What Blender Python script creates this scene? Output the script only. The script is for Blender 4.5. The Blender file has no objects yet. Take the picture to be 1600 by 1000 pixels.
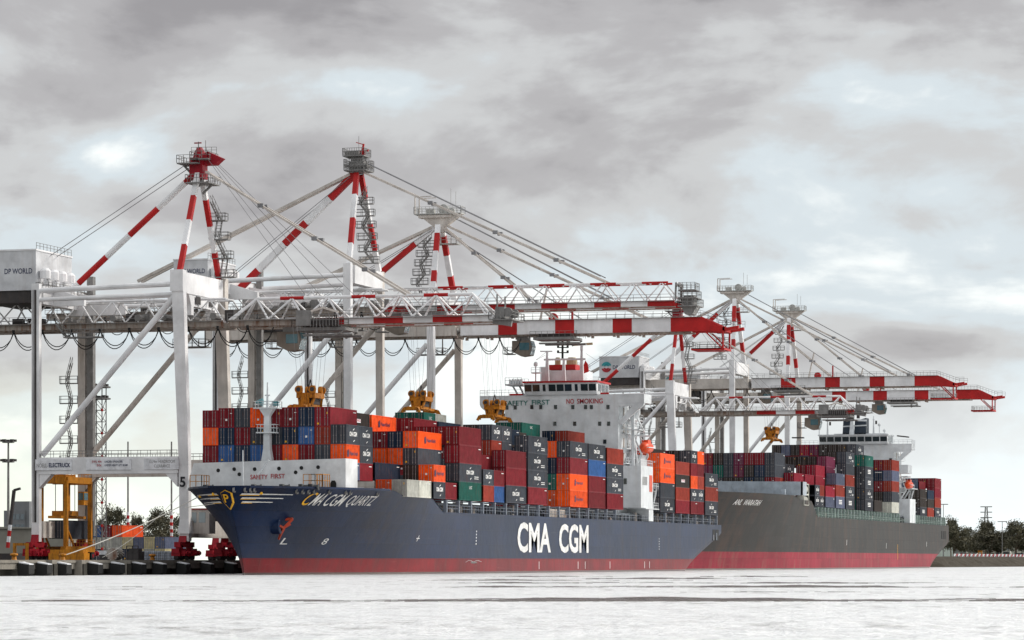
import bpy, bmesh, math, random
from mathutils import Vector, Matrix
random.seed(7)
S = bpy.context.scene
COL = S.collection
# ------------------------------------------------------------------ camera / world / sun / exposure
F = 5250.0; YH = 876.5; CAMZ = 2.0
TH = math.atan(1500 / F); CT = math.cos(TH); ST = math.sin(TH)
cam = bpy.data.cameras.new('camera'); camo = bpy.data.objects.new('camera', cam); COL.objects.link(camo)
camo.location = (0, 0, CAMZ); camo.rotation_euler = (math.radians(90), 0, TH - math.radians(90))
cam.sensor_width = 36; cam.lens = F / 1600 * 36; cam.shift_y = (YH - 500) / 1600
cam.clip_start = 1; cam.clip_end = 20000
S.camera = camo
S.view_settings.view_transform = 'Standard'; S.view_settings.look = 'None'
S.view_settings.gamma = 1; S.view_settings.exposure = 0.4

SUN_AZ_VEC = Vector((0.85, -1.0, 0)).normalized(); SUN_EL = math.radians(38)
sd = bpy.data.lights.new('sun', 'SUN'); sd.energy = 2.3; sd.angle = math.radians(9); sd.color = (1.0, 0.95, 0.87)
so = bpy.data.objects.new('sun', sd); COL.objects.link(so)
sdir = Vector((SUN_AZ_VEC.x * math.cos(SUN_EL), SUN_AZ_VEC.y * math.cos(SUN_EL), math.sin(SUN_EL)))
so.rotation_euler = sdir.to_track_quat('Z', 'Y').to_euler(); so.location = (0, 0, 300)

def build_world():
    w = bpy.data.worlds.new("World"); S.world = w; w.use_nodes = True
    nt = w.node_tree; N = nt.nodes; L = nt.links
    for n in list(N): N.remove(n)
    out = N.new('ShaderNodeOutputWorld')
    sky = N.new('ShaderNodeTexSky'); sky.sky_type = 'NISHITA'; sky.sun_disc = False
    sky.sun_elevation = SUN_EL; sky.sun_rotation = math.atan2(SUN_AZ_VEC.x, SUN_AZ_VEC.y)
    tc = N.new('ShaderNodeTexCoord')
    def math_(op, a, b=None, c=None, clamp=False):
        m = N.new('ShaderNodeMath'); m.operation = op; m.use_clamp = clamp
        for i, v in enumerate((a, b, c)):
            if v is None: continue
            if isinstance(v, (int, float)): m.inputs[i].default_value = v
            else: L.new(v, m.inputs[i])
        return m.outputs[0]
    def dot(v):
        d = N.new('ShaderNodeVectorMath'); d.operation = 'DOT_PRODUCT'; L.new(tc.outputs['Generated'], d.inputs[0]); d.inputs[1].default_value = v
        return d.outputs['Value']
    R = dot((ST, -CT, 0)); Z = dot((0, 0, 1)); Fw = dot((CT, ST, 0))
    cmb = N.new('ShaderNodeCombineXYZ'); L.new(R, cmb.inputs[0]); L.new(Fw, cmb.inputs[1]); L.new(Z, cmb.inputs[2])
    def noise(scale, sc=(1, 1, 3.2), off=(0, 0, 0), detail=7, rough=0.55, dist=0.3):
        mp = N.new('ShaderNodeMapping'); mp.inputs['Scale'].default_value = sc; mp.inputs['Location'].default_value = off
        L.new(cmb.outputs[0], mp.inputs[0])
        n = N.new('ShaderNodeTexNoise'); n.inputs['Scale'].default_value = scale; n.inputs['Detail'].default_value = detail
        n.inputs['Roughness'].default_value = rough; n.inputs['Distortion'].default_value = dist
        L.new(mp.outputs[0], n.inputs['Vector']); return n.outputs['Fac']
    def ramp(fac, stops, interp='EASE'):
        r = N.new('ShaderNodeValToRGB'); r.color_ramp.interpolation = interp
        e = r.color_ramp.elements
        while len(e) < len(stops): e.new(0.5)
        for i, (p, c) in enumerate(stops):
            e[i].position = p; e[i].color = (*c, 1) if len(c) == 3 else c
        L.new(fac, r.inputs[0]); return r.outputs[0]
    def mix(f, a, b, mode='MIX'):
        m = N.new('ShaderNodeMix'); m.data_type = 'RGBA'; m.blend_type = mode
        if isinstance(f, (int, float)): m.inputs[0].default_value = f
        else: L.new(f, m.inputs[0])
        for i, v in ((6, a), (7, b)):
            if isinstance(v, tuple): m.inputs[i].default_value = (*v, 1)
            else: L.new(v, m.inputs[i])
        return m.outputs[2]
    # elevation base: pale at horizon, grey towards 9 degrees, unseen sky overhead set brighter to whiten the water
    n1 = noise(9.0, sc=(1, 1, 2.3), off=(0.3, 0, 0.1), detail=8, rough=0.53, dist=0.3)
    n2 = noise(4.0, sc=(1, 1, 5.5), off=(2.3, 0, 1.1), detail=5)
    n3 = noise(22.0, sc=(1, 1, 1.8), off=(5, 1, 0), detail=7, rough=0.55)
    nn = math_('ADD', math_('MULTIPLY', n1, 0.60), math_('ADD', math_('MULTIPLY', n2, 0.20), math_('MULTIPLY', n3, 0.20)))
    # gaps get brighter low down and to the right
    bias = math_('ADD', math_('MULTIPLY', R, 0.10), math_('MULTIPLY', math_('SUBTRACT', 0.098, Z), 0.85))
    bias = math_('MAXIMUM', math_('MINIMUM', bias, 0.085), -0.03)
    for (bx, bz, sx_, sz_, amp) in ((-.118, .120, .014, .007, .085), (.150, .165, .022, .012, .10), (.130, .080, .024, .008, .05), (-.02, .104, .03, .006, .03), (-.13, .045, .03, .006, .04), (.02, .05, .06, .006, .03), (.093, .096, .026, .014, -.055), (.085, .113, .03, .005, .01), (-.10, .155, .06, .010, -.03), (.04, .135, .05, .010, -.035), (.12, .100, .03, .006, -.05), (.01, .157, .05, .008, -.02), (-.13, .135, .04, .006, -.03), (.13, .064, .05, .006, -.03)):
        ex = math_('POWER', math_('DIVIDE', math_('SUBTRACT', R, bx), sx_), 2.0); ez = math_('POWER', math_('DIVIDE', math_('SUBTRACT', Z, bz), sz_), 2.0)
        g_ = math_('POWER', 2.718, math_('MULTIPLY', math_('ADD', ex, ez), -1.0)); bias = math_('ADD', bias, math_('MULTIPLY', g_, amp))
    nb = math_('ADD', nn, bias)
    cloud = ramp(nb, [(0.37, (0.27, 0.26, 0.268)), (0.44, (0.38, 0.372, 0.378)), (0.50, (0.49, 0.495, 0.498)), (0.555, (0.55, 0.605, 0.635)), (0.63, (0.83, 0.855, 0.84))])
    lowfac = math_('SUBTRACT', 1.0, math_('DIVIDE', Z, 0.060), clamp=True)
    leftm = math_('MULTIPLY', math_('SUBTRACT', 0.0, R), 6.0, clamp=True)
    lowcol = mix(leftm, (0.90, 0.97, 0.98), (0.86, 0.88, 0.70))
    cloud = mix(math_('MULTIPLY', math_('POWER', lowfac, 0.7), 0.82), cloud, lowcol)
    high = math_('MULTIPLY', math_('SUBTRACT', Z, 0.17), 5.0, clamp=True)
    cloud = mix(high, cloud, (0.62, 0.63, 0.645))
    below = math_('MULTIPLY', Z, -60.0, clamp=True)
    cloud = mix(below, cloud, (0.25, 0.25, 0.25))
    bgs = N.new('ShaderNodeBackground'); L.new(sky.outputs[0], bgs.inputs[0]); bgs.inputs[1].default_value = 0.06
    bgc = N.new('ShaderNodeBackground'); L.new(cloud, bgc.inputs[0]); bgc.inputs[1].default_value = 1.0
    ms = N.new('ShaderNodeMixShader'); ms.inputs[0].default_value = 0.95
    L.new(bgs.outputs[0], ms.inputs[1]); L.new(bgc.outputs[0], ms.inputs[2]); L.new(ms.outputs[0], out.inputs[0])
build_world()

# ------------------------------------------------------------------ helpers
def pxY(px, X):            # world Y of image column px at along-quay station X
    k = (px - 800) / F; return X * (ST - k * CT) / (CT + k * ST)
def pxX(px, Y):
    k = (px - 800) / F; return Y * (CT + k * ST) / (ST - k * CT)
def depth(X, Y): return X * CT + Y * ST
def proj(X, Y, z):
    d = depth(X, Y); return 800 + F * (X * ST - Y * CT) / d, YH - F * (z - CAMZ) / d
def W(px, py, d):
    u = (px - 800) / F * d; return Vector((d * CT + u * ST, d * ST - u * CT, CAMZ + (YH - py) / F * d))

ORG = {}
def link(o, parent=None):
    COL.objects.link(o)
    if parent is not None: o.parent = parent
    return o
def tag(o, label, cat, group=None, kind=None):
    if label: o['label'] = label
    if cat: o['category'] = cat
    if group: o['group'] = group
    if kind: o['kind'] = kind
    return o
def thing(name, label, cat, loc=(0, 0, 0), group=None):
    o = bpy.data.objects.new(name, None); COL.objects.link(o); o.location = loc; o.empty_display_size = 1
    ORG[o.name] = Vector(loc); tag(o, label, cat, group); return o
def org(parent): return ORG.get(parent.name, Vector((0, 0, 0))) if parent else Vector((0, 0, 0))

class MB:
    def __init__(s): s.v = []; s.f = []; s.m = []
    def add(s, vs, fs, mi=0):
        n = len(s.v); s.v += [tuple(v) for v in vs]; s.f += [tuple(i + n for i in f) for f in fs]; s.m += [mi] * len(fs)
    def box(s, a, b, mi=0):
        x0, x1 = sorted((a[0], b[0])); y0, y1 = sorted((a[1], b[1])); z0, z1 = sorted((a[2], b[2]))
        s.add([(x0, y0, z0), (x1, y0, z0), (x1, y1, z0), (x0, y1, z0), (x0, y0, z1), (x1, y0, z1), (x1, y1, z1), (x0, y1, z1)],
              [(0, 3, 2, 1), (4, 5, 6, 7), (0, 1, 5, 4), (1, 2, 6, 5), (2, 3, 7, 6), (3, 0, 4, 7)], mi); return s
    def cbox(s, c, d, mi=0):
        return s.box((c[0] - d[0] / 2, c[1] - d[1] / 2, c[2] - d[2] / 2), (c[0] + d[0] / 2, c[1] + d[1] / 2, c[2] + d[2] / 2), mi)
    def frame(s, p, q):
        p = Vector(p); q = Vector(q); d = (q - p); 
        if d.length < 1e-6: d = Vector((0, 0, 1e-3))
        d = d.normalized(); up = Vector((0, 0, 1)) if abs(d.z) < 0.9 else Vector((1, 0, 0))
        a = d.cross(up).normalized(); b = a.cross(d).normalized(); return p, q, a, b
    def bar(s, p, q, w, h=None, mi=0, w2=None, h2=None):      # rectangular bar, may taper
        h = h or w; w2 = w2 or w; h2 = h2 or h
        p, q, a, b = s.frame(p, q); vs = []
        for c, ww, hh in ((p, w, h), (q, w2, h2)):
            for i, j in ((-1, -1), (1, -1), (1, 1), (-1, 1)): vs.append(c + a * (i * ww / 2) + b * (j * hh / 2))
        s.add(vs, [(3, 2, 1, 0), (4, 5, 6, 7), (0, 1, 5, 4), (1, 2, 6, 5), (2, 3, 7, 6), (3, 0, 4, 7)], mi); return s
    def tube(s, p, q, r, mi=0, n=8, r2=None, caps=True):
        r2 = r if r2 is None else r2
        p, q, a, b = s.frame(p, q); vs = []
        for c, rr in ((p, r), (q, r2)):
            for i in range(n):
                t = 2 * math.pi * i / n; vs.append(c + a * (math.cos(t) * rr) + b * (math.sin(t) * rr))
        fs = [(i, (i + 1) % n, n + (i + 1) % n, n + i) for i in range(n)]
        if caps: fs += [tuple(range(n - 1, -1, -1)), tuple(range(n, 2 * n))]
        s.add(vs, fs, mi); return s
    def path(s, pts, r, mi=0, n=5):
        for i in range(len(pts) - 1): s.tube(pts[i], pts[i + 1], r, mi, n)
        return s
    def segs(s, p, q, w, cols, h=None, tube=False, fr=None):   # striped member
        p = Vector(p); q = Vector(q); n = len(cols); fr = fr or [i / n for i in range(n + 1)]
        for i, c in enumerate(cols):
            a = p.lerp(q, fr[i]); b = p.lerp(q, fr[i + 1])
            if tube: s.tube(a, b, w / 2, c, 10, caps=(i in (0, n - 1)))
            else: s.bar(a, b, w, h, c)
        return s
    def prism(s, poly, axis, a, b, mi=0):                  # poly of 2d points extruded along axis
        n = len(poly)
        def mk(p, t):
            return {'x': (t, p[0], p[1]), 'y': (p[0], t, p[1]), 'z': (p[0], p[1], t)}[axis]
        vs = [mk(p, a) for p in poly] + [mk(p, b) for p in poly]
        fs = [tuple(range(n - 1, -1, -1)), tuple(range(n, 2 * n))] + [(i, (i + 1) % n, n + (i + 1) % n, n + i) for i in range(n)]
        s.add(vs, fs, mi); return s
    def lathe(s, c, prof, n=12, mi=0, axis='z'):
        c = Vector(c); vs = []
        for (r, h) in prof:
            for i in range(n):
                t = 2 * math.pi * i / n; x, y = math.cos(t) * r, math.sin(t) * r
                vs.append(c + (Vector((x, y, h)) if axis == 'z' else Vector((h, x, y)) if axis == 'x' else Vector((x, h, y))))
        m = len(prof); fs = []
        for j in range(m - 1):
            for i in range(n): fs.append((j * n + i, j * n + (i + 1) % n, (j + 1) * n + (i + 1) % n, (j + 1) * n + i))
        fs += [tuple(range(n - 1, -1, -1)), tuple(range((m - 1) * n, m * n))]
        s.add(vs, fs, mi); return s
    def rail(s, pts, h=1.1, step=2.0, t=0.07, mi=0):
        for i in range(len(pts) - 1):
            a = Vector(pts[i]); b = Vector(pts[i + 1]); L_ = (b - a).length; n = max(1, round(L_ / step)); up = Vector((0, 0, 1))
            for k in (0.55, 1.0): s.bar(a + up * (h * k), b + up * (h * k), t, t, mi)
            for j in range(n + 1):
                c = a.lerp(b, j / n); s.bar(c, c + up * h, t, t, mi)
        return s
    def platform(s, x0, x1, y0, y1, z, mi=0, h=1.1, step=1.6):
        s.box((x0, y0, z - 0.18), (x1, y1, z), mi)
        s.rail([(x0, y0, z), (x1, y0, z), (x1, y1, z), (x0, y1, z), (x0, y0, z)], h, step, 0.07, mi); return s
    def stairs(s, p, q, wdt=0.8, mi=0):
        p = Vector(p); q = Vector(q); d = q - p; hd = Vector((d.x, d.y, 0)); side = Vector((-hd.y, hd.x, 0)).normalized() * (wdt / 2) if hd.length > .01 else Vector((wdt / 2, 0, 0))
        up = Vector((0, 0, 1))
        for sg in (-1, 1):
            s.bar(p + side * sg, q + side * sg, 0.07, 0.22, mi)
            s.bar(p + side * sg + up * 1.0, q + side * sg + up * 1.0, 0.06, 0.06, mi)
            for k in (0, .33, .66, 1): c = p.lerp(q, k) + side * sg; s.bar(c, c + up, 0.05, 0.05, mi)
        n = max(3, int(d.length / 0.45))
        for i in range(1, n): c = p.lerp(q, i / n); s.bar(c - side, c + side, 0.22, 0.05, mi)
        return s
    def zigzag(s, line0, line1, n, ext=2.6, dirv=(1, 0, 0), side=(0, 1, 0), mi=0):
        """n flights between landings that follow the line line0 -> line1"""
        p0 = Vector(line0); p1 = Vector(line1); dv = Vector(dirv); sv = Vector(side)
        for i in range(n):
            a = p0.lerp(p1, i / n); b = p0.lerp(p1, (i + 1) / n); sg = 1 if i % 2 == 0 else -1
            s.stairs(a - dv * ext / 2 * sg + sv * .5, b + dv * ext / 2 * sg + sv * .5, 0.8, mi)
            c = b
            e = (dv * (ext / 2 + 1.1)); f = sv * 1.1
            cs = [c - e - f * .2, c + e - f * .2, c + e + f, c - e + f]
            xs = [v.x for v in cs]; ys = [v.y for v in cs]
            s.platform(min(xs), max(xs), min(ys), max(ys), c.z, mi, 1.1, 1.3)
        return s
    def build(s, name, mats, parent=None, smooth=None):
        o0 = org(parent); me = bpy.data.meshes.new(name)
        me.from_pydata([(v[0] - o0.x, v[1] - o0.y, v[2] - o0.z) for v in s.v], [], s.f)
        if not isinstance(mats, (list, tuple)): mats = [mats]
        for m in mats: me.materials.append(m)
        me.polygons.foreach_set('material_index', s.m); me.update()
        if smooth:
            me.polygons.foreach_set('use_smooth', [True] * len(me.polygons)); me.set_sharp_from_angle(angle=math.radians(smooth))
        o = bpy.data.objects.new(name, me); link(o, parent)
        if parent: ORG[o.name] = o0
        return o

# ------------------------------------------------------------------ materials
MATS = {}
def mat(name, col, rough=0.55, dirt=0.3, dcol=(0.10, 0.07, 0.05), scale=0.35, metal=0.0, bump=0.0, streak=True, emit=None, spec=0.25, rnd=0.0, thr=0.5, bscale=None, sat=None, plates=None):
    if name in MATS: return MATS[name]
    m = bpy.data.materials.new(name); MATS[name] = m; m.use_nodes = True; nt = m.node_tree; N = nt.nodes; L = nt.links
    b = N['Principled BSDF']; b.inputs['Roughness'].default_value = rough; b.inputs['Metallic'].default_value = metal
    b.inputs['Specular IOR Level'].default_value = spec
    tc = N.new('ShaderNodeTexCoord')
    geo = N.new('ShaderNodeNewGeometry')
    def nz(sc, scale_, detail=6, rgh=0.6):
        mp = N.new('ShaderNodeMapping'); mp.inputs['Scale'].default_value = sc; L.new(geo.outputs['Position'], mp.inputs[0])
        n = N.new('ShaderNodeTexNoise'); n.inputs['Scale'].default_value = scale_; n.inputs['Detail'].default_value = detail; n.inputs['Roughness'].default_value = rgh
        L.new(mp.outputs[0], n.inputs['Vector']); return n.outputs['Fac']
    def mr(f, a, b_, c, d):
        r = N.new('ShaderNodeMapRange'); L.new(f, r.inputs[0])
        for i, v in enumerate((a, b_, c, d)): r.inputs[i + 1].default_value = v
        return r.outputs[0]
    def mx(f, a, b_, mode='MIX'):
        x = N.new('ShaderNodeMix'); x.data_type = 'RGBA'; x.blend_type = mode
        if isinstance(f, (int, float)): x.inputs[0].default_value = f
        else: L.new(f, x.inputs[0])
        for i, v in ((6, a), (7, b_)):
            if isinstance(v, tuple): x.inputs[i].default_value = (*v[:3], 1)
            else: L.new(v, x.inputs[i])
        return x.outputs[2]
    c = (*col, 1)
    blot = nz((1, 1, 1), scale, 7, 0.62)
    f = mr(blot, 0.35, 0.7, 0.78, 1.18)
    x = N.new('ShaderNodeMix'); x.data_type = 'RGBA'; x.blend_type = 'MULTIPLY'; x.inputs[0].default_value = 1
    x.inputs[6].default_value = c; L.new(f, x.inputs[7]); colr = x.outputs[2]
    if rnd:
        oi = N.new('ShaderNodeObjectInfo'); hsv = N.new('ShaderNodeHueSaturation')
        L.new(mr(oi.outputs['Random'], 0, 1, 1 - rnd, 1 + rnd), hsv.inputs['Value'])
        m2 = N.new('ShaderNodeMath'); m2.operation = 'FRACT'; m3 = N.new('ShaderNodeMath'); m3.operation = 'MULTIPLY'; m3.inputs[1].default_value = 7.13
        L.new(oi.outputs['Random'], m3.inputs[0]); L.new(m3.outputs[0], m2.inputs[0])
        L.new(mr(m2.outputs[0], 0, 1, 1 - (rnd * .7 if sat is None else sat), 1.0), hsv.inputs['Saturation']); L.new(colr, hsv.inputs['Color']); colr = hsv.outputs['Color']
    if dirt > 0:
        st = nz((1, 1, 0.12), scale * 4, 5, 0.6) if streak else nz((1, 1, 1), scale * 5, 6, 0.65)
        fac = mr(st, thr, thr + 0.25, 0.0, dirt)
        big = nz((1, 1, 1), scale * 0.6, 3)
        mm = N.new('ShaderNodeMath'); mm.operation = 'MULTIPLY'; L.new(fac, mm.inputs[0]); L.new(mr(big, 0.35, 0.65, 0.25, 1.3), mm.inputs[1])
        mc = N.new('ShaderNodeClamp'); L.new(mm.outputs[0], mc.inputs[0])
        colr = mx(mc.outputs[0], colr, dcol)
    if plates:
        sep = N.new('ShaderNodeSeparateXYZ'); L.new(geo.outputs['Position'], sep.inputs[0]); cb_ = N.new('ShaderNodeCombineXYZ'); L.new(sep.outputs[0], cb_.inputs[0]); L.new(sep.outputs[2], cb_.inputs[1])
        br = N.new('ShaderNodeTexBrick'); L.new(cb_.outputs[0], br.inputs['Vector']); br.inputs['Scale'].default_value = 1; br.inputs['Brick Width'].default_value = plates[0]; br.inputs['Row Height'].default_value = plates[1]; br.inputs['Mortar Size'].default_value = .05; br.inputs['Mortar Smooth'].default_value = .6
        br.inputs['Color1'].default_value = (.86, .86, .86, 1); br.inputs['Color2'].default_value = (1.14, 1.14, 1.14, 1); br.inputs['Mortar'].default_value = (.62, .6, .6, 1)
        colr = mx(1.0, colr, br.outputs['Color'], 'MULTIPLY')
        scf = nz((.12, .12, 1.6), 1.0, 6, .65); colr = mx(mr(scf, .60, .72, 0, .45), colr, plates[2]); blo = nz((1, 1, 1), .045, 5, .6); colr = mx(mr(blo, .5, .7, 0, .55), colr, plates[3])
        bn = N.new('ShaderNodeBump'); bn.inputs['Strength'].default_value = .5; bn.inputs['Distance'].default_value = .12; L.new(nz((1, 1, 1), .35, 3), bn.inputs['Height']); b2 = N.new('ShaderNodeBump'); b2.inputs['Strength'].default_value = .5; b2.inputs['Distance'].default_value = .02; L.new(br.outputs['Fac'], b2.inputs['Height']); L.new(bn.outputs[0], b2.inputs['Normal']); L.new(b2.outputs[0], b.inputs['Normal'])
    L.new(colr, b.inputs['Base Color'])
    if bump:
        bn = N.new('ShaderNodeBump'); bn.inputs['Strength'].default_value = bump; bn.inputs['Distance'].default_value = 0.1
        L.new(nz((1, 1, 1), bscale or scale * 6, 6), bn.inputs['Height']); L.new(bn.outputs[0], b.inputs['Normal'])
    if emit:
        b.inputs['Emission Color'].default_value = (*emit, 1); b.inputs['Emission Strength'].default_value = 1
    return m
RUST = (0.16, 0.065, 0.03)
M_white = mat('crane_white_paint', (0.82, 0.82, 0.83), 0.5, 0.25, (0.42, 0.37, 0.31), 0.16)
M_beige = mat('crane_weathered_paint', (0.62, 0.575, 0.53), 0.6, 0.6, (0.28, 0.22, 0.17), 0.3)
M_red = mat('crane_red_paint', (0.46, 0.016, 0.016), 0.5, 0.3, (0.22, 0.03, 0.03), 0.3)
M_rustw = mat('rail_girder_rusty', (0.42, 0.38, 0.34), 0.7, 0.9, RUST, 0.5, thr=0.42)
M_galv = mat('galvanised_steel', (0.24, 0.235, 0.23), 0.55, 0.4, (0.10, 0.08, 0.07), 0.8, metal=0.3)
M_lgalv = mat('light_galvanised_steel', (0.46, 0.46, 0.44), 0.55, 0.4, (0.18, 0.15, 0.12), 0.8)
M_dark = mat('dark_machinery', (0.055, 0.05, 0.05), 0.6, 0.4, (0.10, 0.06, 0.04), 0.8)
M_black = mat('black_rubber', (0.02, 0.02, 0.02), 0.7, 0)
M_rope = mat('wire_rope', (0.25, 0.25, 0.26), 0.5, 0)
M_wrope = mat('mooring_rope_fibre', (0.62, 0.60, 0.55), 0.8, 0)
M_glass = mat('dark_window_glass', (0.02, 0.03, 0.035), 0.12, 0, spec=0.8)
M_tglass = mat('teal_cab_glass', (0.04, 0.13, 0.16), 0.12, 0, spec=0.8)
M_yel = mat('yellow_machine_paint', (0.52, 0.20, 0.010), 0.5, 0.8, (0.10, 0.04, 0.015), 1.2, thr=.45)
M_bogie = mat('bogie_red_paint', (0.34, 0.006, 0.018), 0.5, 0.5, (0.06, 0.02, 0.02), 0.9)
M_house = mat('machinery_house_cladding', (0.62, 0.63, 0.65), 0.5, 0.25, (0.35, 0.3, 0.26), 0.3)
M_navytxt = mat('navy_lettering', (0.02, 0.03, 0.09), 0.5, 0)
M_blk = mat('black_lettering', (0.02, 0.02, 0.025), 0.5, 0)
M_wtxt = mat('white_lettering', (0.78, 0.78, 0.77), 0.5, 0.35, (0.45, 0.36, 0.25), 0.8)
M_ytxt = mat('yellow_lettering', (0.85, 0.45, 0.03), 0.5, 0.1)
M_rtxt = mat('red_lettering', (0.45, 0.04, 0.05), 0.5, 0)
M_gtxt = mat('green_lettering', (0.03, 0.17, 0.15), 0.5, 0)
M_teal = mat('teal_logo_paint', (0.04, 0.30, 0.33), 0.5, 0)
M_sign = mat('sign_white_panel', (0.78, 0.79, 0.82), 0.45, 0.2, (0.4, 0.36, 0.3), 0.8)

# ------------------------------------------------------------------ text
def text_mesh(txt, h, w=None, bold=0.0, shear=0.0, thick=0.0, sub=0):
    cu = bpy.data.curves.new('t', 'FONT'); cu.body = txt; cu.size = 1; cu.offset = bold; cu.resolution_u = 3; cu.extrude = thick
    o = bpy.data.objects.new('t', cu); COL.objects.link(o)
    dg = bpy.context.evaluated_depsgraph_get(); me = bpy.data.meshes.new_from_object(o.evaluated_get(dg))
    bpy.data.objects.remove(o); bpy.data.curves.remove(cu)
    vs = [v.co.copy() for v in me.vertices]; fs = [tuple(p.vertices) for p in me.polygons]; bpy.data.meshes.remove(me)
    x0 = min(v.x for v in vs); x1 = max(v.x for v in vs); y0 = min(v.y for v in vs); y1 = max(v.y for v in vs)
    sy = h / (y1 - y0); sx = (w / (x1 - x0)) if w else sy
    pts = [((v.x - x0) * sx + shear * (v.y - y0) * sy, (v.y - y0) * sy) for v in vs]
    if sub:
        bm = bmesh.new(); bv = [bm.verts.new((p[0], p[1], 0)) for p in pts]
        for f in fs:
            try: bm.faces.new([bv[i] for i in f])
            except ValueError: pass
        bmesh.ops.triangulate(bm, faces=bm.faces[:])
        for _ in range(sub):
            es = [e for e in bm.edges if e.calc_length() > 0.8]
            if es: bmesh.ops.subdivide_edges(bm, edges=es, cuts=1)
            bmesh.ops.triangulate(bm, faces=bm.faces[:])
        bm.verts.ensure_lookup_table(); bm.verts.index_update()
        pts = [(v.co.x, v.co.y) for v in bm.verts]; fs = [tuple(v.index for v in f.verts) for f in bm.faces]; bm.free()
    return pts, fs
def text_on(mb, txt, fn, h, w=None, bold=0.0, shear=0.0, sub=0, mi=0):
    pts, fs = text_mesh(txt, h, w, bold, shear, sub=sub); mb.add([fn(a, b) for a, b in pts], fs, mi); return mb
# text facing -X (towards bow / camera): reader's right is -Y
def face_mx(X, Y0, z0): return lambda a, b: (X, Y0 - a, z0 + b)
# text facing -Y (towards the water): reader's right is +X
def face_my(X0, Y, z0): return lambda a, b: (X0 + a, Y, z0 + b)
# ------------------------------------------------------------------ setting: water, land, quay
def water(name, base, metal, rough, b1):
    m = bpy.data.materials.new(name); m.use_nodes = True; nt = m.node_tree; N = nt.nodes; L = nt.links
    b = N['Principled BSDF']; b.inputs['Base Color'].default_value = (*base, 1); b.inputs['Roughness'].default_value = rough; b.inputs['IOR'].default_value = 1.33; b.inputs['Metallic'].default_value = metal
    geo = N.new('ShaderNodeNewGeometry'); last = None
    for sc, scale_, dist in (((1, 1, 1), 1.3, .35 * b1), ((1, 1, 1), 6.0, .10 * b1), ((1, 1, 1), .35, .5 * b1)):
        mp = N.new('ShaderNodeMapping'); mp.inputs['Scale'].default_value = sc; L.new(geo.outputs['Position'], mp.inputs[0])
        n = N.new('ShaderNodeTexNoise'); n.inputs['Scale'].default_value = scale_; n.inputs['Detail'].default_value = 4; n.inputs['Roughness'].default_value = .6; L.new(mp.outputs[0], n.inputs['Vector'])
        bp = N.new('ShaderNodeBump'); bp.inputs['Strength'].default_value = 1.0; bp.inputs['Distance'].default_value = dist; L.new(n.outputs['Fac'], bp.inputs['Height'])
        if last: L.new(last, bp.inputs['Normal'])
        last = bp.outputs[0]
    L.new(last, b.inputs['Normal'])
    if metal > 0:
        def dotn(v, k):
            q = N.new('ShaderNodeVectorMath'); q.operation = 'DOT_PRODUCT'; L.new(geo.outputs['Position'], q.inputs[0]); q.inputs[1].default_value = [c * k for c in v]; return q.outputs['Value']
        def ruffle(kd, ku, det, lo, hi, a, b_):
            cx = N.new('ShaderNodeCombineXYZ'); L.new(dotn((CT, ST, 0), kd), cx.inputs[0]); L.new(dotn((ST, -CT, 0), ku), cx.inputs[1])
            n = N.new('ShaderNodeTexNoise'); n.inputs['Scale'].default_value = 1.0; n.inputs['Detail'].default_value = det; n.inputs['Roughness'].default_value = .65; L.new(cx.outputs[0], n.inputs['Vector'])
            rp = N.new('ShaderNodeMapRange'); rp.inputs[1].default_value = lo; rp.inputs[2].default_value = hi; rp.inputs[3].default_value = a; rp.inputs[4].default_value = b_; L.new(n.outputs['Fac'], rp.inputs[0]); return rp.outputs[0]
        def mul(p, q, op='MULTIPLY'):
            m_ = N.new('ShaderNodeMath'); m_.operation = op; m_.use_clamp = True
            for i_, v_ in enumerate((p, q)):
                if isinstance(v_, float): m_.inputs[i_].default_value = v_
                else: L.new(v_, m_.inputs[i_])
            return m_.outputs[0]
        # noise paints brown flecks for ripple faces losing sky glare, gathered in bands
        fleck = mul(ruffle(.16, .55, 6, .50, .66, 0.0, .62), ruffle(.035, .022, 3, .44, .60, .12, 1.0)); fine = ruffle(.5, 2.6, 4, .52, .75, 0.0, .24)
        fleck = mul(fleck, fine, 'ADD')
    if metal > 0:     # grazing light is mirrored by the chop, steep light goes down into the dark river
        d = N.new('ShaderNodeBsdfPrincipled'); d.inputs['Base Color'].default_value = (.10, .078, .062, 1); d.inputs['Roughness'].default_value = .3; d.inputs['IOR'].default_value = 1.33
        fr_ = N.new('ShaderNodeFresnel'); fr_.inputs['IOR'].default_value = 1.33; L.new(geo.outputs['True Normal'], fr_.inputs['Normal'])
        mr_ = N.new('ShaderNodeMapRange'); mr_.inputs[1].default_value = .05; mr_.inputs[2].default_value = .8; L.new(fr_.outputs[0], mr_.inputs[0])
        ms = N.new('ShaderNodeMixShader'); L.new(mul(mr_.outputs[0], mul(1.0, fleck, 'SUBTRACT')), ms.inputs[0]); L.new(d.outputs[0], ms.inputs[1]); L.new(b.outputs[0], ms.inputs[2]); L.new(last, d.inputs['Normal'])
        L.new(ms.outputs[0], N['Material Output'].inputs[0])
    return m
M_water = water('river_water_glare', (0.96, 0.965, 0.96), 0.80, 0.33, 1.5)
M_wake = water('river_water_wake_slope', (0.075, 0.052, 0.042), 0.0, 0.30, 1.0)
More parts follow.
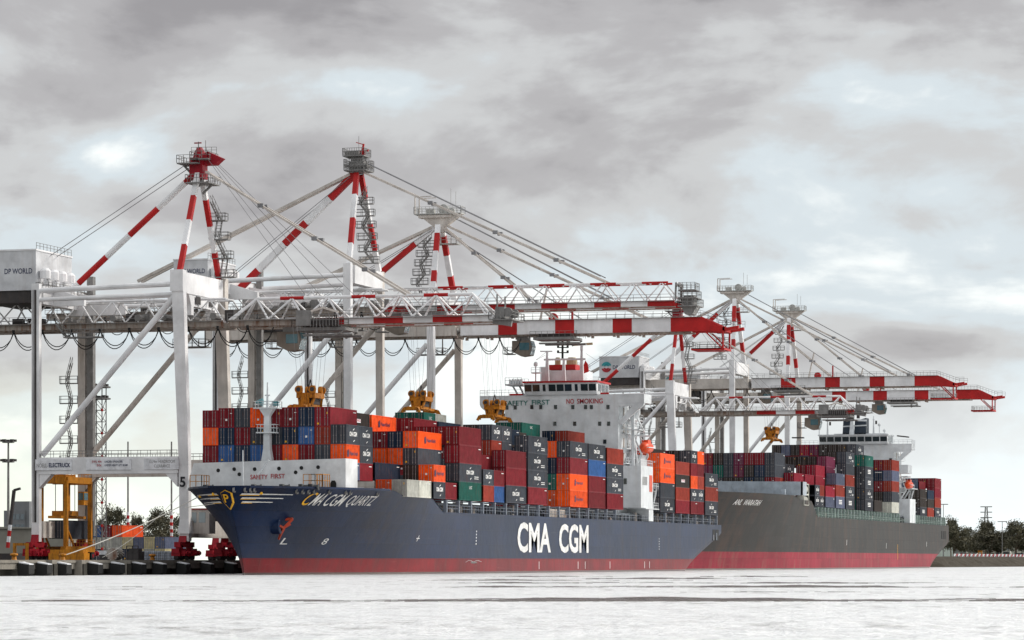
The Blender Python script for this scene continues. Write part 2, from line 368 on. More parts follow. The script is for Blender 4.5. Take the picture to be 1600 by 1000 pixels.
# water sheet with real wake waves; steep faces painted dark brown where sky glare drops
def water_sheet():
    rnd = random.Random(2)
    #        dist  width height  u-centre u-half  phase
    wakes = [(165.5, 1.0, .22, 12, 26, 0), (168.2, .6, .12, 12, 18, 2), (170.5, .5, .06, 6, 9, 5), (166, .6, .12, -21.5, 2.6, 1), (254, 1.2, .08, -14, 20, 2), (252, 1.4, .20, 22, 26, 3), (258, .9, .10, 14, 18, 5), (296, 1.6, .16, 16, 22, 2), (303, 1.2, .10, 20, 20, 6), (366, 2.2, .22, 12, 16, 4), (338, 1.8, .16, 4, 18, 2), (412, 2.6, .2, 18, 24, 1), (215, .8, .06, 22, 14, 4), (101, .5, .035, -9, 6, 6), (236, .8, .05, -30, 14, 1)]
    def hgt(d, u):
        z = 0
        for (dc, w, a, uc, uh, ph) in wakes:
            c = dc + .9 * math.sin(u * .06 + ph) + .22 * math.sin(u * .31 + ph * 2) - .02 * (u - uc)
            t = (d - c) / w
            if abs(t) < 3.2:
                env = 1 / (1 + math.exp((abs(u - uc) - uh) / 2.2)); env *= .7 + .3 * math.sin(u * .23 + ph) + .12 * math.sin(u * 1.1 + ph)
                z += a * env * math.exp(-t * t)
        return z
    ds = []; d = 60.0
    while d < 430:
        ds.append(d); near = min(abs(d - w[0]) - 3.5 * w[1] - 2 for w in wakes); d += .2 if near < 0 else min(8, max(.2, near))
    nu = 220; vs = []; fs = []; mi = []
    for d in ds:
        for j in range(nu + 1):
            u = (-1 + 2 * j / nu) * 0.22 * d; z = hgt(d, u); vs.append((d * CT + u * ST, d * ST - u * CT, z))
    n = nu + 1
    for i in range(len(ds) - 1):
        for j in range(nu):
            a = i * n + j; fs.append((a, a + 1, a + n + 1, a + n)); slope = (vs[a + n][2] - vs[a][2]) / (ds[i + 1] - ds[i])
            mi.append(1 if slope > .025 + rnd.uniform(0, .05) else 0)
    m = MB(); m.v = vs; m.f = fs; m.m = mi
    def P(d, u): return (d * CT + u * ST, d * ST - u * CT, 0.0)
    d0, d1 = ds[0], ds[-1]
    q = [P(-400, -900), P(-400, 1500), P(6000, 6000), P(6000, -6000), P(d0, -.22 * d0), P(d0, .22 * d0), P(d1, .22 * d1), P(d1, -.22 * d1)]
    m.add(q, [(0, 1, 5, 4)[::-1], (1, 2, 6, 5)[::-1], (2, 3, 7, 6)[::-1], (3, 0, 4, 7)[::-1]])
    o = m.build('water', [M_water, M_wake], smooth=60); tag(o, None, None, None, 'structure')
water_sheet()
M_conc = mat('quay_concrete', (0.24, 0.22, 0.19), .85, .6, (0.09, 0.075, 0.06), .5, bump=.4)
M_lowconc = mat('dark_lower_concrete', (0.035, 0.032, 0.026), .7, .4, (0.02, 0.02, 0.015), .6)  # darker concrete below the edge beam and on the pier fronts
M_soil = mat('yard_asphalt', (0.07, 0.068, 0.065), .9, .3, (0.12, 0.11, 0.1), .1)
M_grass = mat('bank_grass', (0.045, 0.055, 0.022), .95, .5, (0.10, 0.08, 0.05), .15, bump=.5, streak=False)
M_rock = mat('rock_bank', (0.055, 0.045, 0.032), .95, .7, (0.03, 0.028, 0.022), .6, bump=1.0, streak=False)
# quay deck and yard
m = MB(); m.add([(-200, 187.4, 2.1), (1055, 187.4, 2.1), (1055, 900, 2.1), (-200, 900, 2.1)], [(0, 1, 2, 3)]); o = m.build('ground', M_soil); tag(o, None, None, None, 'structure')
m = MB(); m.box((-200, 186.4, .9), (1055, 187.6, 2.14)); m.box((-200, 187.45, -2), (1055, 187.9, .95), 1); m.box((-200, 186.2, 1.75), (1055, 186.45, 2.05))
m.build('quay', [M_conc, M_lowconc]); tag(bpy.data.objects['quay'], None, None, None, 'structure')
# land beyond, one sheet to the horizon
m = MB(); g = [(1055, 187.4), (1075, 168), (1110, 161), (1180, 157), (1300, 152), (1500, 100), (1700, -200), (9000, -3000), (9000, 9000), (-3000, 9000), (-3000, 900), (1055, 900)]
m.add([(x, y, 2.08) for x, y in g], [tuple(range(len(g)))]); o = m.build('terrain', M_grass); tag(o, None, None, None, 'structure')
m = MB(); sh = g[:7]; rnd = random.Random(4)
P = [];
for i in range(len(sh) - 1):
    (x0, y0), (x1, y1) = sh[i], sh[i + 1]; n = int(math.hypot(x1 - x0, y1 - y0) / 3)
    for k in range(n): P.append((x0 + (x1 - x0) * k / n, y0 + (y1 - y0) * k / n))
prof = [(-7, -.6), (-5.4, .2), (-3.8, .9), (-2.2, 1.6), (0, 2.5), (2.5, 3.3), (6, 3.5), (12, 2.0)]
vs = []; 
for (x, y) in P:
    for o_, z in prof: vs.append((x + rnd.uniform(-.5, .5) + (o_ if x > 1500 else 0) * .7, y + o_ + rnd.uniform(-.4, .4), z + (rnd.uniform(-.28, .28) if z > 0 and z < 3.4 else 0)))
k = len(prof); fs = [(i * k + j, (i + 1) * k + j, (i + 1) * k + j + 1, i * k + j + 1) for i in range(len(P) - 1) for j in range(k - 1)]
m.add(vs, fs); o = m.build('riverbank', M_rock); tag(o, None, None, None, 'structure')
# ------------------------------------------------------------------ ship-to-shore cranes
M_cab = mat('cab_dirty_paint', (.20, .17, .14), .6, .5)
QZ = 2.1; YW = 190.0; YL = 214.6
def crane(Xc, typ, label, zg, ztip, zleg, zap, Yrear=236, trolleyY=172, festoon=True, portal=16.8, num=None, signs=False, logo=True, shiftcol=0):
    r = thing('container_crane', label, 'crane', (Xc, YW, QZ), 'quay cranes along the terminal')
    xn, xf = Xc - 9, Xc + 9
    top = zleg
    # legs: near/far, waterside/landside
    for X in (xn, xf):
        for Y, land in ((YW, 0), (YL, 1)):
            m = MB(); zt = top if not land else top - 1.5
            if land:
                m.bar((X, Y, 5), (X, Y, zt), 1.25, 1.0)
                if X == xn:
                    m.box((X - .56, Y - .2, 8), (X - .51, Y + .15, zt - 1), 1); m.box((X - .55, Y + .3, 8), (X - .51, Y + .4, zt - 1), 1)
            else:
                yt = Y + (1.0 if typ == 'A' else 0)
                wa = (1.45, 1.6, 1.95) if typ == 'A' else (1.25, 1.25, 1.35)
                m.bar((X, Y - .2, 5), (X, Y - .1, portal), wa[0], 1.2, 0, wa[1], 1.2); m.bar((X, Y - .1, portal), (X, yt, zt), wa[1], 1.2, 0, wa[2], 1.3); m.bar((X, Y - .2, 6.2), (X, Y - .2, 8.4), wa[0] * 1.35, 1.8, 0, wa[0], 1.2)
                if typ == 'A': m.box((X - .8, yt - 1.05, zt - 3.2), (X + .8, yt + 1.05, zt + .1))
            far_l = (X == xf and land)
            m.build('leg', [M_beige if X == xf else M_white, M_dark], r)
    # bogies, four corners
    for X in (xn, xf):
        for Y in (YW, YL):
            m = MB()
            m.box((X - 3.0, Y - .5, 4.1), (X + 3.0, Y + .5, 4.9)); m.prism([(X - 1.0, 4.9), (X + 1.0, 4.9), (X + .5, 6.1), (X - .5, 6.1)], 'y', Y - .6, Y + .6)
            for i in (-1, 1):
                cx = X + i * 2.1
                m.box((cx - 1.7, Y - .62, 3.2), (cx + 1.7, Y + .62, 3.9)); m.box((cx - .3, Y - .5, 3.8), (cx + .3, Y + .5, 4.4))
                for j in (-1, 1):
                    m.tube((cx + j * .95, Y - .35, 2.62), (cx + j * .95, Y + .35, 2.62), .48, 1, 12)
                    m.box((cx + j * .95 - .65, Y - .72, 2.75), (cx + j * .95 + .65, Y + .72, 3.3))
                    m.cbox((cx + j * .7, Y - 1.0, 3.2), (.7, .7, .8)); m.tube((cx + j * .7, Y - 1.6, 3.2), (cx + j * .7, Y - 1.0, 3.2), .28, 0, 10)
            m.build('bogie', [M_bogie, M_dark], r)
    # sill beams along quay
    for Y in (YW, YL):
        m = MB(); m.box((xn + .9, Y - .75, 5.6), (xf - .9, Y + .75, 8.2)); m.build('sill_beam', M_beige, r)
    # portal beams across
    for X in (xn, xf):
        m = MB(); m.box((X - .8, YW + .8, portal - 1.35), (X + .8, YL - .7, portal + 1.25))
        for Y, s in ((YW + .9, 1), (YL - .8, -1)): m.prism([(Y, portal - 1.35), (Y + 2.0 * s, portal - 1.35), (Y, portal - 3.4)][::s], 'x', X - .7, X + .7)
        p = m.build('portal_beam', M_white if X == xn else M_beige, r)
        w = MB(); w.rail([(X + .6, YW + 1, portal + 1.25), (X + .6, YL - 1, portal + 1.25)], 1.0, 1.6, .06); w.rail([(X - .6, YW + 1, portal + 1.25), (X - .6, YL - 1, portal + 1.25)], 1.0, 1.6, .05); w.build('railing', M_galv, r)
    # braces
    for X in (xn, xf):
        m = MB(); m.tube((X, YW + .8, top - 3.0 if typ == 'A' else zg - 2.0), (X, YL - 1.0, portal + 1.6), .46 if typ == 'A' else .5, 0, 12)
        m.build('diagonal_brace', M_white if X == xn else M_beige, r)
        m = MB(); m.tube((X, YW + .8, top - 2.0), (X, YL - .6, top - 2.6), .42, 0, 10)
        if typ == 'A': m.tube((X, YW + .8, top - 3.6), (X, YL - .6, top - 4.0), .34, 0, 10)
        m.build('tie_tube', M_white, r)
    # top beams along quay
    m = MB(); yt = YW + (1.0 if typ == 'A' else 0)
    m.box((xn + 1.2, yt - .9, top - 3.4), (xf - 1.2, yt + .9, top - .2))
    if typ == 'A':
        m.prism([(xn + 2.5, top - 3.4), (xf - 2.5, top - 3.4), (xf - 3.5, top - 5.2), (xn + 3.5, top - 5.2)], 'y', yt - .75, yt + .75)
        for xx in (xn + 3.4, xf - 4.4): m.box((xx, yt - .8, zg + 1.2), (xx + 1.0, yt + .8, top - 5.0))
        for xx in (xn + 5, xf - 7): m.box((xx, yt - .95, top - 4.8), (xx + 2.0, yt - .92, top - 3.6), 1)
    m.build('top_beam', [M_white, M_dark], r)
    m = MB(); m.box((xn + .8, YL - .8, top - 4.6), (xf - .8, YL + .8, top - 1.8)); m.build('top_beam', M_white, r)
    # ---------------- girder and boom
    W2 = 2.9; Ytip = ztip[0]; zb = zg
    def zat(Y): return zb
    boomcols = [1, 0]
    if typ in ('A', 'C'):
        dz = 3.9 if typ == 'A' else 3.7
        sgn = 5.6
        for part, y0, y1 in (('girder', Yrear, YW - 4), ('boom', YW - 5, Ytip)):
            m = MB()
            n = max(2, round(abs(y1 - y0) / 5.4))
            for s in (-1, 1):
                X = Xc + s * W2
                if part == 'girder': m.bar((X, y0, zb), (X, y1, zb), .5, 1.0, 2)
                else: m.segs((X, y0, zb), (X, y1, zb), .55, ([2, 2, 2] + [1, 0] * 6)[:n + 1] if typ == 'A' else [1, 0] * (n // 2) + [1], 1.0)
                m.bar((X - s * .5, y0, zb - .62), (X - s * .5, y1, zb - .62), .9, .16, 2)
            if part == 'boom' and typ == 'A':
                a, b = y0 - 3.5, y1 + 4
                m.segs((Xc, a, zb + dz), (Xc, b, zb + dz), .55, [0, 1, 0] * 1 + [0, 1, 0, 0, 1, 0], tube=True)
                for s in (-1, 1):
                    m.tube((Xc, a, zb + dz), (Xc + s * W2, y0, zb + .4), .22, 0, 8); m.tube((Xc, b, zb + dz), (Xc + s * W2, y1 + .3, zb + .4), .2, 0, 8)
                nn = 7
                for i in range(nn):
                    yc = a + (b - a) * i / (nn - 1)
                    for s in (-1, 1):
                        for e in (-1, 1):
                            ye = yc + e * (b - a) / (nn - 1) * .5
                            if min(y0, y1) < ye < max(y0, y1): m.tube((Xc, yc, zb + dz), (Xc + s * W2, ye, zb + .5), .16, 0, 6)
                for i in range(nn * 2):
                    yc = y0 + (y1 - y0) * i / (nn * 2 - 1); m.bar((Xc - W2, yc, zb + .3), (Xc + W2, yc, zb + .3), .22, .3, 0)
            else:
                tops = (-W2 * .55, W2 * .55) if typ == 'C' or part == 'girder' else (0,)
                for t in tops:
                    cols = [0] if part == 'girder' else [0, 0, 1, 0, 1, 0, 1, 0, 1, 0, 1]
                    m.segs((Xc + t, y0, zb + dz), (Xc + t, y1 + (1.5 if part == 'boom' else 0), zb + dz), .4, cols, tube=True)
                    X = Xc + math.copysign(W2, t)
                    for i in range(n):
                        a = y0 + (y1 - y0) * i / n; b = y0 + (y1 - y0) * (i + 1) / n; c = (a + b) / 2
                        m.tube((X, a, zb + .4), (Xc + t, c, zb + dz), .13, 0, 6); m.tube((Xc + t, c, zb + dz), (X, b, zb + .4), .13, 0, 6)
                for i in range(2 * n + 1):
                    a = y0 + (y1 - y0) * i / (2 * n); m.bar((Xc + tops[0], a, zb + dz), (Xc + tops[-1], a, zb + dz), .14, .14, 0)
                    m.bar((Xc - W2, a, zb + .3), (Xc + W2, a, zb + .3), .2, .25, 0)
            w = MB() 
            g = m.build(part, [M_white, M_red, M_rustw], r)
            for s in (-1, 1): w.rail([(Xc + s * (W2 + .8), y0, zb + .4), (Xc + s * (W2 + .8), y1, zb + .4)], 1.1, 2.4, .06); w.box((Xc + s * (W2 + .3), min(y0, y1), zb + .3), (Xc + s * (W2 + .9), max(y0, y1), zb + .38))
            w.build('walkway', M_galv, g)
        m = MB()   # tip
        if typ == 'A':
            m.platform(Xc - 3.4, Xc + 3.4, Ytip - 3.2, Ytip + .5, zb - .2); m.box((Xc - 2.2, Ytip - 1.6, zb), (Xc + 2.2, Ytip - .2, zb + 1.7)); m.bar((Xc - 2.5, Ytip, zb - .4), (Xc - 2.5, Ytip - 2.9, zb - .9), .5, .9)
            for s in (-1, 1): m.tube((Xc + s * 1.8 - .2, Ytip - 2.1, zb + .9), (Xc + s * 1.8 + .2, Ytip - 2.1, zb + .9), .7, 0, 14); m.bar((Xc + s * 2.2, Ytip - .5, zb), (Xc + s * 2.2, Ytip - .5, zb + 3.6), .2, .2)
            m.build('boom_tip', M_galv, r)
        else:
            m.box((Xc - 2.6, Ytip - .3, zb + 3.0), (Xc + 2.6, Ytip, zb + 3.4))
            for s in (-1, 1): m.bar((Xc + s * 2.6, Ytip, zb), (Xc + s * 1.8, Ytip, zb + 3.6), .3, .3)
            m.bar((Xc, Ytip, zb + .3), (Xc, Ytip - 3, zb + .1), .3, .3)
            m.build('boom_tip', M_galv, r)
            m = MB()
            for lv in range(3): m.platform(Xc - 2.4 + lv * .3, Xc + 2.4 - lv * .3, Ytip - 3.9 + lv * .3, Ytip - .4, zb - .4 + lv * 1.4, 0, 1.2, .8)
            m.prism([(Ytip - 3.6, zb - .5), (Ytip - .8, zb - .5), (Ytip - 1.5, zb - 1.9), (Ytip - 2.8, zb - 1.9)], 'x', Xc - 1.5, Xc + 1.5); m.box((Xc - 1.4, Ytip - 3.0, zb - .4), (Xc + 1.4, Ytip - 1.2, zb + 1.4))
            m.build('boom_tip_platform', M_galv, r)
    else:
        hh = 2.7
        m = MB(); 
        for s in (-1, 1):
            X = Xc + s * 2.4
            m.bar((X, Yrear, zb + hh / 2), (X, YW - 3, zb + hh / 2), 1.0, hh, 0); m.bar((X - s * .9, Yrear, zb - .15), (X - s * .9, YW - 3, zb - .15), .8, .3, 2)
        for yy in range(int(YW), int(Yrear), 6): m.box((Xc - 1.9, yy, zb + 1.6), (Xc + 1.9, yy + .6, zb + 2.5))
        g = m.build('girder', [M_beige, M_red, M_rustw], r)
        w = MB(); 
        for s in (-1, 1): w.rail([(Xc + s * 3.4, Yrear, zb + hh), (Xc + s * 3.4, YW - 3, zb + hh)], 1.1, 2.0, .06)
        w.build('walkway', M_galv, g)
        m = MB(); cols = [0, 0, 1, 0, 0, 1, 0, 0, 1, 0, 0, 1, 0, 0, 1]
        y0 = YW - 4; y1 = Ytip + 7
        for s in (-1, 1):
            X = Xc + s * 2.4
            m.segs((X, y0, zb + hh / 2), (X, y1, zb + hh / 2), 1.0, cols[:12], hh)
            m.bar((X - s * .9, y0, zb - .15), (X - s * .9, y1, zb - .15), .8, .3, 2)
            m.prism([(y1, zb + hh), (y1 - 2.2, zb + hh), (y1 - 6.6, zb + .6), (y1 - 6.6, zb - .3), (y1 - 2.5, zb), (y1, zb)], 'x', X - .5, X + .5, 1)
            m.bar((X, y1 - 6.4, zb + .2), (X, y1 - 9.2, zb + .6), .8, .6, 1)
            for yy in range(8): m.cbox((X - s * .9, y0 - 5 * yy, zb - .45), (.5, .5, .5), 2)
        for yy in range(9): a = y0 + (y1 - y0) * yy / 8; m.box((Xc - 1.9, a - .3, zb + 1.4), (Xc + 1.9, a + .3, zb + 2.4))
        m.box((Xc - 2.9, y1 - 6.8, zb - .2), (Xc + 2.9, y1 - 6.2, zb + .7), 1)
        # hanging tip platform, red
        m.box((Xc - 3, y1 - 6.6, zb - 3.6), (Xc + 3, y1 - .2, zb - 3.2), 1)
        for s in (-1, 1):
            m.bar((Xc + s * 2.9, y1 - 6.3, zb - 3.4), (Xc + s * 2.9, y1 - 6.3, zb), .3, .3, 1); m.bar((Xc + s * 2.9, y1 - 6.3, zb - 3.4), (Xc + s * 2.9, y1 - 3.0, zb - .2), .25, .25, 1)
        m.build('boom', [M_white, M_red, M_rustw], r)
        w = MB()
        for s in (-1, 1):
            w.rail([(Xc + s * 3.3, y0, zb + hh), (Xc + s * 3.3, y1 - 2, zb + hh), (Xc + s * 3.3, y1 - 7, zb + .9), (Xc + s * 3.3, y1 - 9.2, zb + .9)], 1.2, 1.8, .06)
            w.box((Xc + s * 2.9, y1 - 2, zb + hh - .1), (Xc + s * 3.4, y0, zb + hh))
        w.platform(Xc - 3, Xc + 3, y1 - 6.4, y1 - .4, zb - 3.2, 0, 1.1, 1.4)
        w.bar((Xc - 2.4, y0 - 22, zb + hh), (Xc - 2.4, y0 - 22, zb + hh + 3.0), .35, .35, 1); w.lathe((Xc + 2.4, y0 - 17, zb + hh + .7), [(.05, -.5), (.9, -.4), (.9, .4), (.05, .5)], 14, 1, 'x')
        w.build('walkway', [M_galv, M_red], r)
    # ---------------- mast (A-frame)
    ay = YW + 1.0; ax = 1.2 if typ != 'A' else .7
    apx = zap - 2.0 if typ != 'A' else zap
    stripes = {'A': [0, 1, 0, 1], 'C': [0, 0, 1, 0, 1], 'B': [0, 0, 1, 0, 0, 1, 0]}[typ]
    for s, bx in ((-1, xn), (1, xf)):
        bx2 = bx - s * .6 if typ != 'B' else Xc + (-8 if s < 0 else 6.5)
        base = Vector((bx2, yt, top)); apex = Vector((Xc + s * ax, ay, apx))
        m = MB(); cols = (stripes[::-1] if typ == 'A' else stripes)
        if typ == 'A': m.segs(base, apex, .75, [1, 0, 1, 0], h=.75, fr=[0, .26, .51, .76, 1])
        elif typ == 'C': m.segs(base, apex, .85, [0, 1, 0, 1], h=.85, fr=[0, .22, .5, .76, 1])
        else: m.segs(base, apex, 1.0, [0, 1, 0, 1, 0], h=1.0, fr=[0, .18, .34, .62, .88, 1])
        m.build('mast_leg', [M_white, M_red], r)
    # back strut
    m = MB(); bs0 = Vector((Xc, YL, top - 3.5 if typ == 'A' else zb + 3.6)); ap = Vector((Xc, ay + .8, apx))
    if typ == 'A': m.segs(bs0, ap, .95, [0, 1, 0, 1, 0, 1], tube=True, fr=[0, .14, .35, .52, .73, .93, 1])
    elif typ == 'C': m.segs(bs0, ap, 1.1, [1, 0, 1, 0, 1], h=1.1, fr=[0, .2, .42, .6, .8, 1])
    else: m.segs(bs0, ap, .95, [0, 1, 0], h=.95, fr=[0, .52, .82, 1])
    m.build('back_strut', [M_white, M_red], r)
    # stays
    st = MB()
    def stay(p, q, r_=.22, k=0):
        for s in (-1, 1): st.bar((p[0] + s * k, p[1], p[2]), (q[0] + s * (2.2 if k or True else 0), q[1], q[2]), r_ * 2, r_ * 1.6)
        for t in (.28, .55, .8):
            c = Vector(p).lerp(Vector(q), t)
            for s in (-1, 1): st.cbox((c.x + s * (k + (2.2 - k) * t), c.y, c.z), (.7, .9, .6), 1)
    hp = (Xc, ay - 1.2, apx + .2)
    if typ == 'A':
        stay(hp, (Xc, 156.5, zb + 3.9), .2, .5); 
        for dx, ye in ((-1.5, 173), (-.4, 171), (.8, 168), (1.8, 166)): st.tube((Xc + dx, ay - 1.8, apx + 2.2), (Xc + dx, ye, zb + 4.2), .04, 1, 4)
        for dx in (-1.2, 1.2): st.tube((Xc + dx, ay + 1.5, apx + 1.5), (Xc + dx, 216, 50.0), .06, 1, 4)
    elif typ == 'C':
        stay(hp, (Xc, 145, zb + 3.9), .24, .6)
        for dx in (-.9, .9): st.tube((Xc + dx, ay - 1.8, apx + 1.8), (Xc + dx * 2, 146, zb + 5), .09, 1, 5)
        for s in (-1, 1): st.bar((Xc + s * .4, ay + 1.5, apx), (Xc + s * .9, 233, zb + 6.2), .5, .5)
        for dx in (-.7, .7): st.tube((Xc + dx, ay + 1.4, apx - .5), (Xc + dx, 217, zb + 5.5), .06, 1, 4)
        for s in (-1, 1): st.bar((Xc + s * 1.6, 217.5, zb + 10.1), (Xc + s * 1.2, 217.5, zb + 4), .3, .3)
    else:
        y1 = Ytip + 7
        stay(hp, (Xc, y1 + 9.5, zb + 3.0), .26, .6); stay((Xc, ay - 1, apx - .4), (Xc, y1 + 27, zb + 3.0), .22, .6)
        for dx in (-1.1, 1.1): st.tube((Xc + dx, ay - 3.6, apx + 1.2), (Xc + dx * 1.8, y1 + 11, zb + 4.2), .08, 1, 5)
        for dx in (-.6, .6): st.tube((Xc + dx, ay - 1, apx - 1), (Xc + dx, y1 + 22, zb + 3), .06, 1, 4)
        for s in (-1, 1): st.bar((Xc + s * .4, ay + 1.5, apx - .2), (Xc + s * .9, 233, zb + 4.2), .5, .5)
        for dx in (-.7, .7): st.tube((Xc + dx, ay + 1.4, apx - .8), (Xc + dx, 216, zb + 7.5), .06, 1, 4)
        st.bar((Xc, 171, zb + 2.8), (Xc - .0, 169.5, zb + 9.5), .35, .35)
    st.build('stay', [M_beige, M_rope], r)
    # head
    m = MB()
    if typ == 'A':
        m.box((Xc - 1.1, ay - .9, apx - .9), (Xc + 1.1, ay + 1.3, apx + 2.4), 1); m.lathe((Xc, ay, apx + 2.4), [(1.1, 0), (.8, 1.0), (.35, 1.7)], 10, 1)
        m.platform(Xc - 2.4, Xc + 1.8, ay - .5, ay + 2.9, apx + 1.5, 0, 1.2, 1.0); m.platform(Xc - 2.2, Xc + 2.2, ay - 2.2, ay + .8, apx + 2.1, 0, 1.1, .9)
        m.prism([(ay - 4.0, apx + 2.2), (ay - 2.8, apx + 1.2), (ay + .5, apx + 1.2), (ay + .5, apx + 2.2), (ay - 1.6, apx + 3.3)][::-1], 'x', Xc - .8, Xc + .8, 1); m.rail([(Xc - 1.0, ay - 3.2, apx + 2.9), (Xc - 1.0, ay + 1, apx + 3.0)], 1.0, .8, .06)
        m.platform(Xc - 2.6, Xc + 2.6, ay - 2.4, ay + 1.4, apx - 1.6, 0, 1.2, 1.0)
        m.bar((Xc, ay + 2.6, apx + 1.3), (Xc, ay + .8, apx - .6), .3, .3); m.bar((Xc, ay - 2.2, apx - 1.7), (Xc, ay - .5, apx - 3.2), .3, .3)
        m.bar((Xc - .5, ay, apx + 3), (Xc - .5, ay, apx + 4.9), .12, .12, 0); m.bar((Xc + .5, ay - .8, apx + 3), (Xc + .5, ay - .8, apx + 5.2), .08, .08, 0); m.bar((Xc - .5, ay - .5, apx + 4.7), (Xc - .5, ay + .7, apx + 4.7), .1, .2, 1)
    elif typ == 'C':
        m.platform(Xc - 2.2, Xc + 2.2, ay - 2.1, ay + 2.1, apx + .6, 0, 1.0, .5); m.platform(Xc - 2.2, Xc + 2.2, ay - 2.1, ay + 2.1, apx + 1.5, 0, 1.0, .5)
        m.box((Xc - 1.5, ay - 1.3, apx + .2), (Xc + 1.5, ay + 1.3, apx + 2.2), 0)
        m.platform(Xc - 2.0, Xc + 2.0, ay - 1.6, ay + 2.4, apx + 3.2, 0, 1.3, .45); m.box((Xc - 1.4, ay - .4, apx + 3.0), (Xc + 1.2, ay + 2.2, apx + 4.0), 0); m.box((Xc - 1.0, ay - 1, apx + 2.2), (Xc + 1.0, ay + 1.2, apx + 3.0), 0)
        m.bar((Xc, ay - .6, apx + 3.2), (Xc, ay - .9, apx + 5.4), .3, .3, 1); m.bar((Xc, ay - .8, apx + 5.3), (Xc, ay + .5, apx + 5.7), .14, .14, 1); m.bar((Xc, ay, apx + 4), (Xc, ay, apx + 6.8), .06, .06, 0); m.bar((Xc, ay - 1.8, apx + 4.2), (Xc, ay, apx + 4.0), .3, .3, 1); m.cbox((Xc, ay - .9, apx + 3.8), (.6, .6, .8), 1)
    else:
        m.box((Xc - 1.2, ay - 2.6, apx + 1.6), (Xc + 1.2, ay + 4.0, apx + 2.15), 2); m.prism([(ay - 4.4, apx + 2.2), (ay + 4.2, apx + 2.2), (ay + 3.2, apx + 1.5), (ay + 1.0, apx - .2), (ay + .8, apx - 1.2), (ay - .9, apx - 1.2), (ay - 1.1, apx - .2), (ay - 3.4, apx + 1.4)], 'x', Xc - .7, Xc + .7, 2)
        m.platform(Xc - 1.5, Xc + 1.5, ay - 4.6, ay + 4.8, apx + 2.4, 0, 1.3, .8)
        m.lathe((Xc, ay - .8, apx + 3.2), [(.1, -.5), (1.0, -.4), (1.0, .4), (.1, .5)], 16, 0, 'x'); m.lathe((Xc, ay - 2.4, apx + 2.9), [(.1, -.4), (.6, -.3), (.6, .3), (.1, .4)], 14, 0, 'x'); m.cbox((Xc, ay + 1.8, apx + 2.9), (1.2, 1.5, .9))
        for s in (-1, 1): m.bar((Xc + s * 1.4, ay + 4.6, apx + 2.4), (Xc + s * 1.4, ay + 4.6, apx + 5.6), .2, .2, 2)
        m.bar((Xc + 1.4, ay + 4.7, apx + 5.6), (Xc + 1.4, ay + 1.2, apx + 5.7), .16, .16, 2); m.bar((Xc - 1.4, ay + 4.7, apx + 5.6), (Xc - 1.4, ay + 1.2, apx + 5.7), .16, .16, 2)
        m.bar((Xc, ay - 2.2, apx + 4), (Xc, ay - 2.2, apx + 7.2), .08, .08, 0); m.bar((Xc, ay - 3.2, apx + 4), (Xc, ay - 3.2, apx + 6.6), .08, .08, 0)
        m.platform(Xc + .5, Xc + 3.4, ay - 3.2, ay + 1, apx - 3.2, 0, 1.2, 1.0)
    m.build('mast_head', [M_lgalv if typ == 'B' else M_galv, M_bogie if typ == 'A' else M_red, M_beige], r)
    # stairs up the mast
    m = MB()
    if typ == 'A': m.zigzag((Xc + 3.2, ay - 1.0, apx - 4.0), (xf - 1.2, yt - 1.2, top + .4), 4, 1.0, (0, -1, 0), (1, 0, 0))
    elif typ == 'C': m.zigzag((Xc + 1.0, ay - .3, apx - 3.0), (Xc + 1.5, yt - .4, top + 1), 6, 1.4, (0, 1, 0), (.6, 0, 0))
    else: m.zigzag((Xc, ay + 2.4, apx - 2.0), (Xc - 1.5, ay + 4.0, top + 1.0), 6, 1.2, (0, 1, 0), (.6, 0, 0))
    m.build('mast_stairs', M_galv, r)
    # stairs on landside far leg
    m = MB(); m.zigzag((xf - .5, YL + 2.2, zb - 5.0 if typ == 'A' else zb - 8), (xf - .5, YL + 2.2, portal + 1), 5 if typ == 'A' else 7, .9, (0, 1, 0), (.4, 0, 0)); m.build('leg_stairs', M_galv, r)
    # elevator shaft beside the far landside leg
    m = MB(); m.box((xf - .5, YL - 2.0, 6), (xf + .6, YL - .95, top + 1)); 
    for z in range(8, int(top), 3): m.box((xf - .56, YL - 2.05, z), (xf - .5, YL - .9, z + .25), 0)
    m.build('lift_shaft', M_galv, r)
    # machinery house
    hz = {'A': 44.3, 'C': zb + 4.6, 'B': zb + 3.2}[typ]; hz1 = hz + {'A': 6.2, 'C': 4.6, 'B': 5.6}[typ]; hy0 = YL + {'A': 1.0, 'C': 2.5, 'B': 1.8}[typ]; hy1 = hy0 + {'A': 9.3, 'C': 6.5, 'B': 11}[typ]; hx = 7 if typ != 'B' else 6
    m = MB(); m.box((Xc - hx, hy0, hz), (Xc + hx, hy1, hz1)); m.box((Xc - hx - .1, hy0 - .1, hz1), (Xc + hx + .1, hy1 + .1, hz1 + .25), 1)
    m.box((Xc - hx + .3, hy0 + .3, hz - 1.9), (Xc + hx - .3, hy1 - .3, hz - .01), 2)
    for i in range(4): m.lathe((Xc - hx + 1.5 + i * 3.2, hy0 - .9, hz + 1.9), [(.9, 0), (.9, 1.2), (.5, 1.6)], 10, 1)
    h = m.build('machinery_house', [M_house, M_white, M_dark], r)
    w = MB(); w.platform(Xc - hx, Xc + hx, hy0 - 2.2, hy0 - .02, hz, 0, 1.2, 1.4); w.rail([(Xc - hx + .2, hy0, hz1 + .25), (Xc + hx - .2, hy0, hz1 + .25)], 1.0, 1.4, .06); w.build('walkway', M_galv, h)
